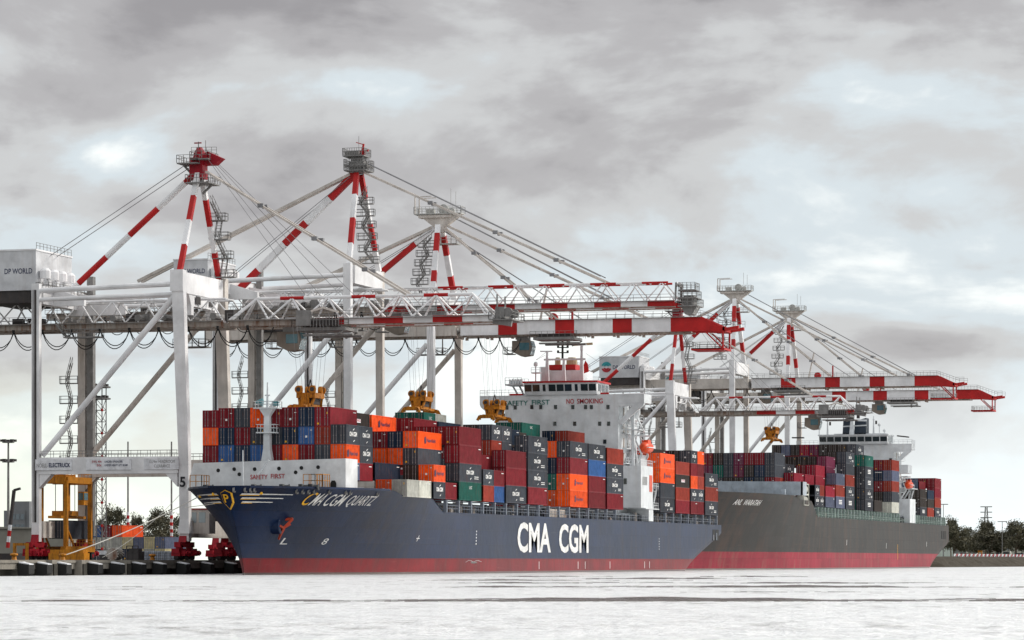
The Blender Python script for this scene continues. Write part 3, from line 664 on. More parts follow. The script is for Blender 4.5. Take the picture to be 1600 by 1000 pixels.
    if logo:
        t = MB(); X0 = Xc - hx - .04
        if typ == 'B':
            text_on(t, 'DP WORLD', face_mx(X0, hy0 + 7.2, hz + 2.3), 1.05, 6.2, .012)
            t.build('lettering', M_navytxt, h)
            g = MB(); cy, cz = hy0 + 9.0, hz + 2.9
            for a0, a1, mi in ((20, 160, 0), (200, 340, 1)):
                for k in range(2):
                    ro, ri = (1.45, 1.0) if k == 0 else (.85, .45); P = []
                    for q in range(9): a = math.radians(a0 + (a1 - a0) * q / 8); P.append((cy - math.cos(a) * ro, cz + math.sin(a) * ro))
                    for q in range(8, -1, -1): a = math.radians(a0 + (a1 - a0) * q / 8); P.append((cy - math.cos(a) * ri, cz + math.sin(a) * ri * .8))
                    for q in range(8): g.add([(X0, *P[q]), (X0, *P[q + 1]), (X0, *P[16 - q]), (X0, *P[17 - q])], [(0, 1, 2, 3)], mi)
            g.build('logo', [M_teal, M_rtxt], h)
        else:
            text_on(t, 'DP WORLD', face_mx(X0, hy0 + (5.3 if typ == 'A' else 5.2), hz + (2.6 if typ == 'A' else 2.2)), .85, 4.7, .01); t.build('lettering', M_navytxt, h)
    # side housing on the girder towards the water (white sloped wall)
    if typ != 'B':
        yy = YL - 9 if typ == 'A' else YL - 14
        m = MB(); m.prism([(YL + .5, hz + .8), (yy, hz - 1.8), (yy, hz - 3.2), (YL + .5, hz - 3.2)], 'x', Xc + 5.2, Xc + 6); m.build('side_housing', M_white, r)
        m = MB(); m.prism([(YL + .5, hz + .8), (YL - 6, hz - 1.2), (YL - 6, hz - 2.4), (YL + .5, hz - 2.4)], 'x', Xc - 4.4, Xc - 3.6); m.build('side_housing', M_white, r)
    # hoist machinery cluttering the girder
    rq = random.Random(int(Xc))
    for k in range(26):
        y = rq.uniform(YW - 6, Yrear - 4); x = Xc + rq.uniform(-2.4, 1.6); w_ = rq.uniform(.5, 2.0); MB().box((x, y, zb + .35), (x + rq.uniform(.4, 1.4), y + w_, zb + .35 + rq.uniform(.4, 1.8))).build('equipment_box', rq.choice((M_galv, M_galv, M_dark)), r)
    for k in range(5): y = YW - 2 + k * 4.2; MB().tube((Xc - 2, y, zb + 1.2), (Xc + 1.8, y, zb + 1.2), .55, 0, 12).build('winch_drum', M_galv, r)
    m = MB(); m.platform(Xc - 5.6, Xc - 3.6, YL - 9, YL - 3, zb - 1.8, 0, 1.2, 1.1); m.stairs((Xc - 4.6, YL - 3.2, zb - 1.8), (Xc - 4.6, YL - 1.4, zb + .3)); m.build('service_platform', M_galv, r)
    m = MB(); m.platform(Xc + 3.8, Xc + 6.4, YW + 1.5, YW + 7, zb - 3.0, 0, 1.2, 1.1); m.bar((Xc + 5, YW + 2, zb - 3), (Xc + 5, YW + 2, zb), .2, .2); m.build('service_platform', M_galv, r)
    # trolley + cab
    ty = trolleyY; m = MB()
    zt = zb - (.9 if typ != 'B' else .6)
    m.box((Xc - 3.2, ty - 4, zt - .5), (Xc + 3.2, ty + 4, zt)); m.box((Xc - 2.6, ty - 3, zt), (Xc + 2.6, ty + 3, zt + 1.2), 1)
    for s in (-1, 1):
        for e in (-1, 1): m.tube((Xc + s * 2.2 - .25, ty + e * 2.4, zt + .4), (Xc + s * 2.2 + .25, ty + e * 2.4, zt + .4), .65, 1, 14); m.tube((Xc + s * 1.2 - .5, ty + e * 1.2, zt + .6), (Xc + s * 1.2 + .5, ty + e * 1.2, zt + .6), .5, 0, 12)
        m.bar((Xc + s * 3, ty - 4, zt - .5), (Xc + s * 3, ty - 2, zt - 1.4), .2, .2); m.box((Xc + s * 2.2 - .5, ty - 5, zt - 1.3), (Xc + s * 2.2 + .5, ty + 3, zt - 1.0), 0)
    m.rail([(Xc - 3.3, ty - 4.6, zt), (Xc + 3.3, ty - 4.6, zt), (Xc + 3.3, ty + 4.6, zt), (Xc - 3.3, ty + 4.6, zt), (Xc - 3.3, ty - 4.6, zt)], 1.1, 1.2, .06)
    if typ == 'A':
        m.box((Xc - 4.2, ty + 1.2, zt + .2), (Xc - 3.3, ty + 3.6, zt + 2.6), 0); m.box((Xc - 4.0, ty - 3, zt + .2), (Xc - 3.3, ty + 1.0, zt + 1.3), 1); m.rail([(Xc - 4.3, ty - 3.4, zt), (Xc - 4.3, ty + 1.2, zt)], 1.9, .5, .08); m.bar((Xc - 4, ty - 3.2, zt + 2.2), (Xc - 4, ty - .8, zt + 2.9), .3, .3, 2); m.bar((Xc - 4, ty - .8, zt + 2.9), (Xc - 4, ty + 1.2, zt + 2.4), .3, .3, 2)
    tr = m.build('trolley', [M_galv, M_dark, M_beige], r)
    cy = ty + (5.2 if typ != 'B' else 6.2); m = MB()
    m.prism([(cy + 2.4, zt - .5), (cy - 1.2, zt - .5), (cy - 1.5, zt - 1.6), (cy - 1.1, zt - 3.3), (cy + .6, zt - 3.5), (cy + 2.4, zt - 2.6)], 'x', Xc - 1.7, Xc + 1.2, 0)
    m.box((Xc - 1.2, cy - .6, zt - .5), (Xc + .8, cy + 1.6, zt + .4), 2); m.rail([(Xc - 1.7, cy + 2.4, zt - 2.9), (Xc - 1.7, cy + 4.2, zt - 2.9), (Xc + 1.2, cy + 4.2, zt - 2.9)], 1.2, 1, .07, 2); m.box((Xc - 1.7, cy + 2.4, zt - 3.05), (Xc + 1.2, cy + 4.2, zt - 2.9), 2)
    cb = m.build('operator_cab', [M_cab, M_tglass, M_galv], r)
    m = MB(); m.box((Xc - 1.76, cy - 1.0, zt - 2.3), (Xc - 1.71, cy + .9, zt - .9)); m.add([(Xc - 1.6, cy - 1.26, zt - .6), (Xc + 1.1, cy - 1.26, zt - .6), (Xc + 1.1, cy - 1.55, zt - 1.6), (Xc - 1.6, cy - 1.55, zt - 1.6)], [(0, 1, 2, 3)]); m.add([(Xc - 1.6, cy - 1.56, zt - 1.7), (Xc + 1.1, cy - 1.56, zt - 1.7), (Xc + 1.1, cy - 1.17, zt - 3.2), (Xc - 1.6, cy - 1.17, zt - 3.2)], [(0, 1, 2, 3)]); m.build('window', M_tglass, cb)
    # festoon cable loops
    if festoon:
        m = MB(); Xs = Xc - W2 - 1.0; y = Yrear - 2; 
        while y > cy + 3:
            L_ = 4.9 if y > YL - 30 else 4.2
            for dx, dep in ((0, 2.9), (.25, 2.4)):
                P = [(Xs + dx, y - L_ * i / 9, zb - .8 - dep * (1 - (2 * i / 9 - 1) ** 2) ** .8) for i in range(10)]
                m.path(P, .075, 0, 4)
            m.cbox((Xs, y, zb - .7), (.4, .3, .5)); y -= L_
        m.build('festoon_cable', M_black, r)
    if num or signs:
        t = MB(); text_on(t, num or '5', face_mx(xn - 1.08, YW + .35, 13.3), 1.6, .95, .03); t.build('lettering', M_blk, r)
    if signs:
        X0 = xn - .84
        for (ya, yb, tx) in ((YL - .2, YL - 6.3, 0), (YL - 8.7, YL - 16.2, 1), (YL - 18.3, YL - 24.0, 2)):
            m = MB(); m.box((X0 - .1, yb, portal - .75), (X0, ya, portal + .95)); sg = m.build('sign', M_sign, r)
            t = MB(); f = lambda y, z: face_mx(X0 - .13, y, z)
            if tx == 0:
                text_on(t, 'NOELL-', f(ya - .25, portal - .3), .62, 1.9, 0.0, mi=1); text_on(t, 'ELECTRUCK', f(ya - 2.3, portal - .3), .68, 3.6, .03)
            elif tx == 1:
                text_on(t, 'SWL 40t', f(ya - 1.0, portal + .35), .36, 1.6, .01, mi=2); text_on(t, 'UNDER SPREADER', f(ya - 3.1, portal + .35), .34, 3.0, .01)
                text_on(t, '50t', f(ya - 1.8, portal - .2), .36, .8, .01, mi=2); text_on(t, 'UNDER HEAVY LIFT BEAM', f(ya - 3.1, portal - .2), .34, 3.8, .01)
            else:
                text_on(t, '13.74m HEADROOM', f(ya - .9, portal + .22), .5, 4.2, .0, mi=1); text_on(t, 'CLEARANCE', f(ya - 1.7, portal - .45), .5, 2.6, .0, mi=1)
            t.build('lettering', [M_navytxt, M_galv, M_rtxt], sg)
    return r

crane(491, 'A', 'nearest white crane, number 5 on its leg, red tower top', 38.8, (142.5,), 46.6, 62.5, Yrear=262, trolleyY=170, num='5', signs=True)
crane(569, 'C', 'second crane from the left with grey double cage top and long lattice boom', 46.6, (132.5,), 54.3, 73.0, Yrear=250, trolleyY=178)
crane(618, 'B', 'third crane from the left with box boom ending over the blue ship bridge', 45.1, (134,), 52.5, 68.4, Yrear=238, trolleyY=167.5)
crane(820, 'A', 'low crane with lattice boom just behind the blue ship bridge', 38.8, (146,), 46.6, 63.0, Yrear=238, trolleyY=151, festoon=False)
crane(888, 'B', 'second crane from the right with T shaped tower top beyond both bridges', 48.4, (131,), 55.5, 74.5, Yrear=238, trolleyY=176)
crane(963, 'B', 'rightmost and farthest crane with its boom tip reaching furthest right', 48.4, (131,), 55.5, 74.5, Yrear=238, trolleyY=158, festoon=False)

# spreaders hanging on their ropes
M_spr = mat('spreader_worn_yellow', (0.56, 0.20, 0.008), .55, .95, (0.05, 0.02, 0.01), 2.2, thr=.42)
def spreader(Xc, Y, z, ztop, label):
    r = thing('spreader', label, 'spreader', (Xc, Y, z), 'yellow container spreaders hanging from cranes')
    m = MB(); m.box((Xc - 3, Y - .9, z + .5), (Xc + 3, Y + .9, z + 1.0))
    for s in (-1, 1):
        m.box((Xc - 5.8, Y + s * .55 - .18, z + .35), (Xc + 5.8, Y + s * .55 + .18, z + .8)); m.box((Xc + s * 6.0 - .25, Y - 1.2, z + .05), (Xc + s * 6.0 + .25, Y + 1.2, z + .7))
        for e in (-1, 1):
            m.bar((Xc + s * 6.0, Y + e * 1.2, z + .5), (Xc + s * 6.1, Y + e * 1.65, z - .35), .25, .5); m.cbox((Xc + s * 6, Y + e * 1.1, z - .05), (.3, .25, .35))
            m.bar((Xc + s * 2.2, Y + e * .9, z + .8), (Xc + s * 1.6, Y + e * 1.3, z + 2.2), .35, .35)
    m.build('spreader_frame', M_spr, r)
    m = MB(); m.box((Xc - 2.2, Y - 1.5, z + 1.9), (Xc + 2.2, Y + 1.5, z + 2.7)); m.box((Xc - 1.6, Y - 1.0, z + 1.0), (Xc + 1.6, Y + 1.0, z + 1.9), 1); m.cbox((Xc - 2.4, Y, z + 1.5), (.5, 1.2, 1.0))
    for s in (-1, 1):
        for e in (-1, 1):
            m.tube((Xc + s * 1.7, Y + e * 1.05 - .25, z + 3.2), (Xc + s * 1.7, Y + e * 1.05 + .25, z + 3.2), .62, 0, 14); m.tube((Xc + s * 2.3 - .12, Y + e * 1.1, z + 3.2), (Xc + s * 2.3 + .12, Y + e * 1.1, z + 3.2), .6, 0, 14); m.tube((Xc + s * 2.3 - .16, Y + e * 1.1, z + 3.2), (Xc + s * 2.3 + .16, Y + e * 1.1, z + 3.2), .35, 1, 10)
            m.bar((Xc + s * 1.7, Y + e * 1.05, z + 2.6), (Xc + s * 1.7, Y + e * 1.05, z + 3.6), .7, .4)
    m.bar((Xc, Y - .5, z + 2.7), (Xc, Y, z + 4.8), .14, .14, 1); m.bar((Xc, Y + .5, z + 2.7), (Xc, Y, z + 4.8), .14, .14, 1); m.box((Xc - .5, Y - .3, z + 2.6), (Xc + .5, Y + .3, z + 3.2), 1)
    m.build('headblock', [M_spr, M_dark], r)
    m = MB()
    for s in (-1, 1):
        for e in (-1, 1):
            for q in (-.35, .35): m.tube((Xc + s * 1.7, Y + e * 1.05 + q, z + 3.4), (Xc + s * 1.7, Y + e * 1.9 + q, ztop), .022, 0, 4)
    m.build('hoist_rope', M_rope, r)
# ------------------------------------------------------------------ ships
M_hull1 = mat('blue_hull_paint', (0.006, 0.0185, 0.058), 0.46, 0.6, (0.030, 0.022, 0.026), 0.10, spec=0.22, thr=.46, plates=(9, 2.3, (.035, .045, .075), (.004, .010, .030)))
M_boot1 = mat('red_boot_topping', (0.20, 0.004, 0.010), 0.5, 0.6, (0.10, 0.03, 0.028), 0.25, thr=.45, plates=(9, 2.3, (.36, .12, .10), (.12, .008, .012)))
M_hull2 = mat('weathered_dark_hull', (0.024, 0.0235, 0.023), 0.6, 0.8, (0.068, 0.036, 0.024), 0.07, thr=.45, plates=(10, 2.6, (.085, .052, .036), (.014, .013, .013)))
M_boot2 = mat('faded_red_boot_topping', (0.27, 0.010, 0.030), 0.6, 0.7, (0.22, 0.10, 0.075), 0.18, plates=(10, 2.6, (.22, .07, .06), (.14, .010, .018)))
M_wet_ = mat('wet_weedy_waterline', (0.055, 0.022, 0.016), .3, .8, (0.02, 0.028, 0.012), 1.2, streak=False, spec=.5)
M_deck = mat('deck_paint', (0.10, 0.12, 0.14), 0.7, 0.4, RUST, 0.5)
M_sw = mat('superstructure_white', (0.66, 0.69, 0.71), 0.45, 0.25, (0.42, 0.36, 0.30), 0.22)
M_post1 = mat('stanchion_grey_blue', (0.20, 0.23, 0.28), 0.5, 0.4, RUST, 0.8)
M_post2 = mat('stanchion_pale_green', (0.34, 0.44, 0.40), 0.5, 0.4, RUST, 0.8)
M_clut = mat('deck_machinery_dark', (0.05, 0.055, 0.06), 0.6, 0.5, (0.12, 0.07, 0.05), 1.0)
M_anch = mat('anchor_red_lead', (0.42, 0.05, 0.02), .6, .5)
M_orange = mat('lifeboat_orange', (0.72, 0.07, 0.015), 0.4, 0.2)
M_cream = mat('funnel_cream', (0.42, 0.33, 0.20), 0.5, 0.5, (0.1, 0.06, 0.04), 0.6)
M_funnel = mat('funnel_navy', (0.035, 0.05, 0.07), 0.5, 0.2)
M_grey = mat('breakwater_grey_blue', (0.36, 0.41, 0.46), 0.5, 0.3, (0.2, 0.15, 0.12), 0.5)

class Hull:
    def __init__(s, xt, xw, xs, Yc, B, zf, zd, boot, xk0, xk1, fl=40., wl=75., xrun=38.):
        s.xt, s.xw, s.xs, s.Yc, s.B, s.zf, s.zd, s.boot, s.xk0, s.xk1, s.fl, s.wl, s.xrun = xt, xw, xs, Yc, B, zf, zd, boot, xk0, xk1, fl, wl, xrun
    def stem(s, z): return s.xw + (s.xt - s.xw) * (max(z, 0) / s.zf) ** 1.35
    def top(s, X):
        if X <= s.xk0: return s.zf
        a = s.zf - 0.9; w = s.xk1 - s.xk0
        if X < s.xk0 + w * .22: t = (X - s.xk0) / (w * .22); return s.zf + (a - s.zf) * t
        if X < s.xk0 + w * .72: return a
        if X < s.xk1: t = (X - s.xk0 - w * .72) / (w * .28); t = t * t * (3 - 2 * t); return a + (s.zd - a) * t
        return s.zd
    def hb(s, X, z):
        t = X - s.stem(z)
        if t <= 0: return 0.02
        w = min(1, max(0, z / s.zf)) ** 1.7
        def q(t, L, p): u = min(1, t / L); return (1 - (1 - u) ** 2) ** p
        h = (1 - w) * q(t, s.wl, 1.0) + w * q(t, s.fl, .7)
        # stern run
        x0 = s.xs - s.xrun
        if X > x0:
            u = (X - x0) / s.xrun; zc = -1.2 + 6.8 * u
            if z < zc + 2.2: h *= max(.12, 1 - .5 * u * min(1, max(0, (zc + 2.2 - z) / 3.5)) ** 1.5 - (.55 * min(1, max(0, (zc - z) / 2.0)) ) )
        return h * s.B
    def build(s, parent, mats, nst=110):
        sm = MB(); xs = []
        for i in range(nst + 1): u = i / nst; xs.append(u)
        for side in (-1, 1):
            cols = []
            for u in xs:
                v = u ** 1.7 if u < .35 else None
                X = s.xt + (s.xs - s.xt) * (u ** 1.35)
                zt = s.top(X); zl = [-2, -1, 0, .32, s.boot * .5, s.boot]; n = 9
                zl += [s.boot + (zt - s.boot) * k / n for k in range(1, n + 1)]
                c = []
                for z in zl:
                    # shift stations so that each level starts at its own stem
                    x0 = s.stem(z); XX = x0 + (s.xs - x0) * (u ** 1.35)
                    zz = z
                    c.append((XX, s.Yc + side * s.hb(XX, zz), zz))
                cols.append(c)
            nz = len(cols[0]); vs = [p for c in cols for p in c]
            fs = []; mi = []
            for i in range(nst):
                for j in range(nz - 1):
                    a = i * nz + j; f = (a, a + nz, a + nz + 1, a + 1) if side < 0 else (a, a + 1, a + nz + 1, a + nz)
                    fs.append(f); mi.append(3 if j < 3 else 1 if j < 5 else 0)
            n0 = len(sm.v); sm.v += vs; sm.f += [tuple(k + n0 for k in f) for f in fs]; sm.m += mi
            if side < 0: ca = n0; A = nz
            else: cb = n0
        # deck cap (slightly below the rail) and transom
        for i in range(nst):
            a = ca + i * nz + nz - 1; b = cb + i * nz + nz - 1
            sm.f.append((a, a + nz, b + nz, b)); sm.m.append(2)
        for j in range(nz - 1):
            a = ca + nst * nz + j; b = cb + nst * nz + j; sm.f.append((a, b, b + 1, a + 1)); sm.m.append(3 if j < 3 else 1 if j < 5 else 0)
        o = sm.build('hull', mats, parent, smooth=35); return o
    def on(s, X0, z0, sx=1.0, off=.07):
        def f(a, b): X = X0 + a * sx; z = z0 + b; return (X, s.Yc - s.hb(X, z) - off, z)
        return f
    def px2X(s, px, z):
        lo, hi = s.stem(z) + .5, s.xs
        for _ in range(60):
            m = (lo + hi) / 2
            if proj(m, s.Yc - s.hb(m, z), z)[0] < px: lo = m
            else: hi = m
        return lo

def windows(r_parent, plist, w, h, face='mx', mat_=None):
    for (c) in plist:
        m = MB()
        if face == 'mx': X, Y, z = c; m.box((X - .06, Y - w / 2, z - h / 2), (X + .1, Y + w / 2, z + h / 2))
        else: X, Y, z = c; m.box((X - w / 2, Y - .06, z - h / 2), (X + w / 2, Y + .1, z + h / 2))
        wo = m.build('window', mat_ or M_glass, r_parent)

def lifeboat(parent, c, L_=7.5):
    X, Y, z = c; m = MB()
    prof = [(.05, -L_ / 2), (.7, -L_ / 2 + .6), (1.08, -L_ / 4), (1.15, 0), (1.08, L_ / 4), (.7, L_ / 2 - .6), (.05, L_ / 2)]
    m.lathe((X, Y, z), prof, 14, 0, 'x'); m.box((X - 1.2, Y - .6, z + .8), (X + 1.3, Y + .6, z + 1.5)); m.box((X - L_ * .40, Y - 1.19, z - .05), (X + L_ * .40, Y + 1.19, z + .1), 1)
    b = m.build('lifeboat', [M_orange, M_sign], parent, smooth=50)
    m = MB()
    for s in (-1, 1):
        x = X + s * L_ * .38
        m.bar((x, Y + 2.5, z - 5), (x, Y + .3, z - 1.5), .3, .4); m.bar((x, Y + .3, z - 1.5), (x, Y + 1.9, z + 2.3), .3, .35); m.bar((x, Y + 1.9, z + 2.3), (x, Y - .1, z + 2.4), .3, .3); m.tube((x, Y, z + 2.3), (x, Y, z + 1.2), .05)
    m.box((X - L_ / 2, Y + 1.6, z - 2.2), (X + L_ / 2, Y + 3.2, z - 2.05)); m.rail([(X - L_ / 2, Y + 1.6, z - 2), (X + L_ / 2, Y + 1.6, z - 2)], 1.1, 1.5, .07)
    m.build('davit', M_sw, parent)

def stanchions(parent, hl, X0, X1, ztop, pitch, mt, skip=()):
    X = X0; Y0 = hl.Yc - hl.B + .35
    m = MB(); m.box((X0 - 4, Y0 + 2.2, hl.zd), (X1, hl.Yc + hl.B - 2.2, ztop - 1.0)); m.box((X0 - 4, Y0 + 1.6, ztop - .9), (X1, hl.Yc + hl.B - 1.6, ztop - .45), 1); 
    rnd = random.Random(3)
    x = X0
    while x < X1:
        w = rnd.uniform(.5, 1.6); hgt = rnd.uniform(.6, 1.8); y = Y0 + rnd.uniform(1.0, 1.8); m.box((x, y, hl.zd), (x + w, y + .7, hl.zd + hgt), rnd.choice((0, 0, 1, 2))); x += rnd.uniform(1.2, 3)
    m.build('hatch_coaming', [M_clut, M_deck, M_rustw], parent)
    while X < X1:
        if not any(a < X < b for a, b in skip):
            m = MB(); m.bar((X, Y0, hl.zd - .05), (X, Y0, ztop - .05), .55, .3); m.bar((X + .75, Y0, hl.zd), (X + .75, Y0, ztop - .05), .18, .25); m.box((X - .3, Y0 - .15, ztop - .25), (X + .95, Y0 + 2, ztop - .06)); m.bar((X, Y0 + .1, hl.zd + .1), (X, Y0 + 1.9, ztop - .3), .15, .2)
            m.build('lashing_stanchion', mt, parent)
        X += pitch
    m = MB(); m.rail([(X0, Y0 - .15, hl.zd), (X1, Y0 - .15, hl.zd)], 1.05, 1.6, .05); m.build('railing', mt, parent)

def flagstuff(): pass

# ---- near ship
s1 = thing('container_ship', 'dark blue container ship with CMA CGM in large white letters on its side', 'ship', (444, 169, 0))
H1 = Hull(444, 452, 697, 169, 16, 12.5, 9.6, 2.4, 474, 497)
hull1 = H1.build(s1, [M_hull1, M_boot1, M_deck, M_wet_])
m = MB(); Xa = H1.px2X(808, 6); Xb = H1.px2X(860, 6); Xc_ = H1.px2X(873, 6); Xd = H1.px2X(919, 6)
text_on(m, 'CMA', H1.on(Xa, 3.4), 5.1, Xb - Xa, .028, sub=4); m.build('lettering', M_wtxt, hull1)
m = MB(); text_on(m, 'CGM', H1.on(Xc_, 3.4), 5.1, Xd - Xc_, .028, sub=4); m.build('lettering', M_wtxt, hull1)
m = MB()
xa = H1.px2X(474, 10.9); xb = H1.px2X(486, 10.9); text_on(m, 'C', H1.on(xa, 10.0, 1, .16), 1.8, xb - xa, .003, .16, 3, 1)
xa = xb + .25; xb = H1.px2X(505, 10.9); text_on(m, 'MA', H1.on(xa, 10.0, 1, .16), 1.7, xb - xa, .003, .16, 3)
xa = H1.px2X(508, 10.8); xb = H1.px2X(536, 10.8); text_on(m, 'CGM', H1.on(xa, 9.95, 1, .16), 1.7, xb - xa, .003, .16, 3)
xa = H1.px2X(541, 10.7); xb = H1.px2X(581, 10.7); text_on(m, 'QUARTZ', H1.on(xa, 9.85, 1, .16), 1.7, xb - xa, .003, .16, 3)
m.build('lettering', [M_wtxt, M_ytxt], hull1)
# bow stripes with emblem at the stem
for sd_ in (-1, 1):
    m = MB()
    for k, (x1, z) in enumerate(((H1.px2X(452, 11), 11.45), (H1.px2X(443, 11), 10.9), (H1.px2X(432, 11), 10.35))):
        x0 = H1.stem(z) + 1.0; n = 16
        xe = x1 if sd_ < 0 else x0 + 9
        for i in range(n):
            a = x0 + (xe - x0) * i / n; b = x0 + (xe - x0) * (i + 1) / n; h0 = .10 * (1 - i / n * .5); h1 = .10 * (1 - (i + 1) / n * .5)
            P = lambda X, zz: (X, H1.Yc + sd_ * (H1.hb(X, zz) + .07), zz)
            q = [P(a, z - h0), P(b, z - h1), P(b, z + h1), P(a, z + h0)]
            m.add(q, [(0, 1, 2, 3) if sd_ < 0 else (3, 2, 1, 0)])
            if i < 5: m.add([P(a, z - h0 - .1), P(b, z - h1 - .1), P(b, z - h1), P(a, z - h0)], [(0, 1, 2, 3)], 1)
    m.build('bow_stripe', [M_wtxt, M_ytxt], hull1)
m = MB(); xs_ = H1.stem(10.8); cy = 169.0
sh = [(-.7, .65), (0, 1.0), (.7, .65), (.62, -.6), (0, -1.5), (-.62, -.6)]
for sc_, t_, mi_ in ((1, .42, 0), (1.1, .34, 1)):
    P0 = [(H1.stem(10.9 + b * sc_) - t_, cy + a * sc_, 10.9 + b * sc_) for a, b in sh]; P1 = [(x + .9, y, z) for x, y, z in P0]; n_ = len(P0)
    m.add(P0 + P1, [tuple(range(n_)), tuple(range(2 * n_ - 1, n_ - 1, -1))] + [(i, n_ + i, n_ + (i + 1) % n_, (i + 1) % n_) for i in range(n_)], mi_)

text_on(m, 'P', lambda a, b: (H1.stem(10.15 + b) - .75, cy + .38 - a, 10.25 + b), 1.15, .75, .02, 0, 0, 1); m.build('bow_emblem', [M_hull1, M_ytxt], hull1)
# hawse pipe and anchor
xA = H1.px2X(435, 6.9); yA = 169 - H1.hb(xA, 6.9)
m = MB(); m.lathe((xA, yA + .15, 7.1), [(1.25, 1.2), (1.25, -.55), (.9, -.75), (.9, .5)], 16, 0, 'y'); m.build('hawse_pipe', M_hull1, hull1, smooth=40)
m = MB(); f = lambda a, b: (xA + a, 169 - H1.hb(xA + a, 6.6 + b) - .9, 6.6 + b)
m.bar(f(0, .1), f(.5, 1.4), .4, .35); m.bar(f(0, .1), f(-.95, .45), .5, .3, w2=.12); m.bar(f(0, .1), f(.35, -1.5), .5, .3, w2=.12); m.bar(f(0, .2), f(.75, .7), .4, .3, w2=.12); m.tube(f(.5, 1.4), (xA + .5, yA + .6, 8.0), .25)
m.build('anchor', M_anch, s1)
# fairleads and marks along the bow
m = MB()
for px, z, w in ((366, 12.05, 1.4), (392, 12.05, .5), (464, 11.95, 2.2), (515, 12.0, .45), (541, 12.0, 1.2), (590, 11.9, .45)):
    x = H1.px2X(px, z)
    for i in range(int(max(1, w / .45))):
        X = x + i * 1.0; y = 169 - H1.hb(X, z); m.lathe((X, y - .02, z), [(.42, .15), (.42, -.12), (.27, -.12), (.27, .1)], 10, 0, 'y')
m.build('fairlead', M_galv, s1)
m = MB()
for px, z, t in ((436, 4.4, 'b'), (500, 4.4, 'o'), (648, 5.0, 'o')):
    x = H1.px2X(px, z); fn = H1.on(x, z, 1, .06)
    if t == 'o': text_on(m, '8' if px == 500 else '+', fn, .9, 1.1, .0, .3, 1)
    else: text_on(m, 'L', fn, .9, 1.4, .0, .3, 1)
    m.build('hull_mark', M_wtxt, hull1); m = MB()
for X0, zz in ((515, 4.6), (640, 4.2)):
    for k in range(5): fn = H1.on(X0, zz + k * .5, 1, .05); m.add([fn(0, 0), fn(.35, 0), fn(.35, .25), fn(0, .25)], [(0, 1, 2, 3)]); m.build('draught_mark', M_wtxt, hull1); m = MB()
for X0 in (552, 578, 583, 601, 628, 632): 
    fn = H1.on(X0, .6, 1, .05); m.add([fn(0, 0), fn(.3, 0), fn(.3, 1.3), fn(0, 1.3)], [(0, 1, 2, 3)]); m.build('draught_mark', M_wtxt, hull1); m = MB()
m = MB()    # stern mooring deck openings and rubbing seams
for a, b in ((688.5, 691.0), (691.6, 694.2)): 
    m.box((a, 152.95, 6.3), (b, 153.4, 8.6))
m.build('mooring_deck_opening', M_black, hull1)
m = MB(); m.box((689.0, 152.93, 6.4), (689.6, 152.95, 7.5)); m.box((692.0, 152.93, 6.4), (692.5, 152.95, 7.9)); m.build('mooring_gear', M_post1, s1)
# bulwark / breakwater with portholes
bw = MB(); bwl = 180.9; bwr = 157.3
bw.prism([(bwl + 1.2, 12.5), (bwr, 12.5), (bwr, 16.9), (bwl, 16.4)], 'x', 462.6, 463.0)
bw.box((463, bwr, 12.5), (468, bwr + .35, 16.9)); bwo = bw.build('breakwater', mat('breakwater_white', (0.70, 0.71, 0.72), .5, .15, (.4, .33, .28), .3), s1)
m = MB()
for px, pz in ((341, 735), (366, 733), (374, 741), (398, 733), (436, 732), (462, 738), (471, 731), (497, 730)):
    Y = pxY(px, 462.6); d = depth(462.6, Y); z = CAMZ + (YH - pz) / F * d
    MB().lathe((462.58, Y, z), [(.28, .05), (.28, -.04)], 12, 0, 'x').build('porthole', M_black, bwo)
Y = pxY(521, 462.6); m.prism([(Y - .45, 12.55), (Y + .45, 12.55), (Y + .45, 13.3), (Y + .25, 13.7), (Y - .25, 13.7), (Y - .45, 13.3)], 'x', 462.5, 462.58)
m.build('doorway', M_black, bwo)
m = MB(); Ya = pxY(391, 462.5); Yb = pxY(418, 462.5); Yc_ = pxY(423, 462.5); Yd = pxY(445, 462.5)
text_on(m, 'SAFETY', face_mx(462.52, Ya, 13.95), .68, Ya - Yb, .01); text_on(m, 'FIRST', face_mx(462.52, Yc_, 14.05), .68, Yc_ - Yd, .01); m.build('lettering', M_rtxt, bwo)
# foremast
Xm = 464.1; Ym = pxY(418, Xm); m = MB()
m.bar((Xm, Ym, 16.5), (Xm, Ym, 18.6), 1.7, 1.0, 0, 1.0, .9); m.bar((Xm, Ym, 12.4), (Xm, Ym, 16.5), 1.7, 1.0); m.bar((Xm, Ym, 18.6), (Xm, Ym, 24.0), 1.0, .9, 0, .8, .8)
m.bar((Xm, Ym, 23.2), (Xm, Ym, 24.4), .8, .8, 0, 2.2, 1.6); m.platform(Xm - .9, Xm + .9, Ym - 1.9, Ym + 1.9, 24.5, 0, .9, .8); m.platform(Xm - .9, Xm + .6, Ym - 1.5, Ym + 1.5, 20.9, 0, 1.1, .8)
m.bar((Xm, Ym, 24.4), (Xm, Ym, 28.2), .35, .35, 0, .15, .15); m.bar((Xm, Ym + .4, 26.3), (Xm, Ym - .4, 26.3), .2, .2)
m.lathe((Xm - .2, Ym + 1.2, 25.3), [(.2, .5), (.35, .1), (.6, -.5)], 12, 1, 'y'); m.cbox((Xm - .2, Ym - 1.3, 25.1), (.7, .8, .7), 1)
m.build('foremast', [M_sw, mat('horn_teal', (0.10, 0.27, 0.30), .5, 0)], s1)
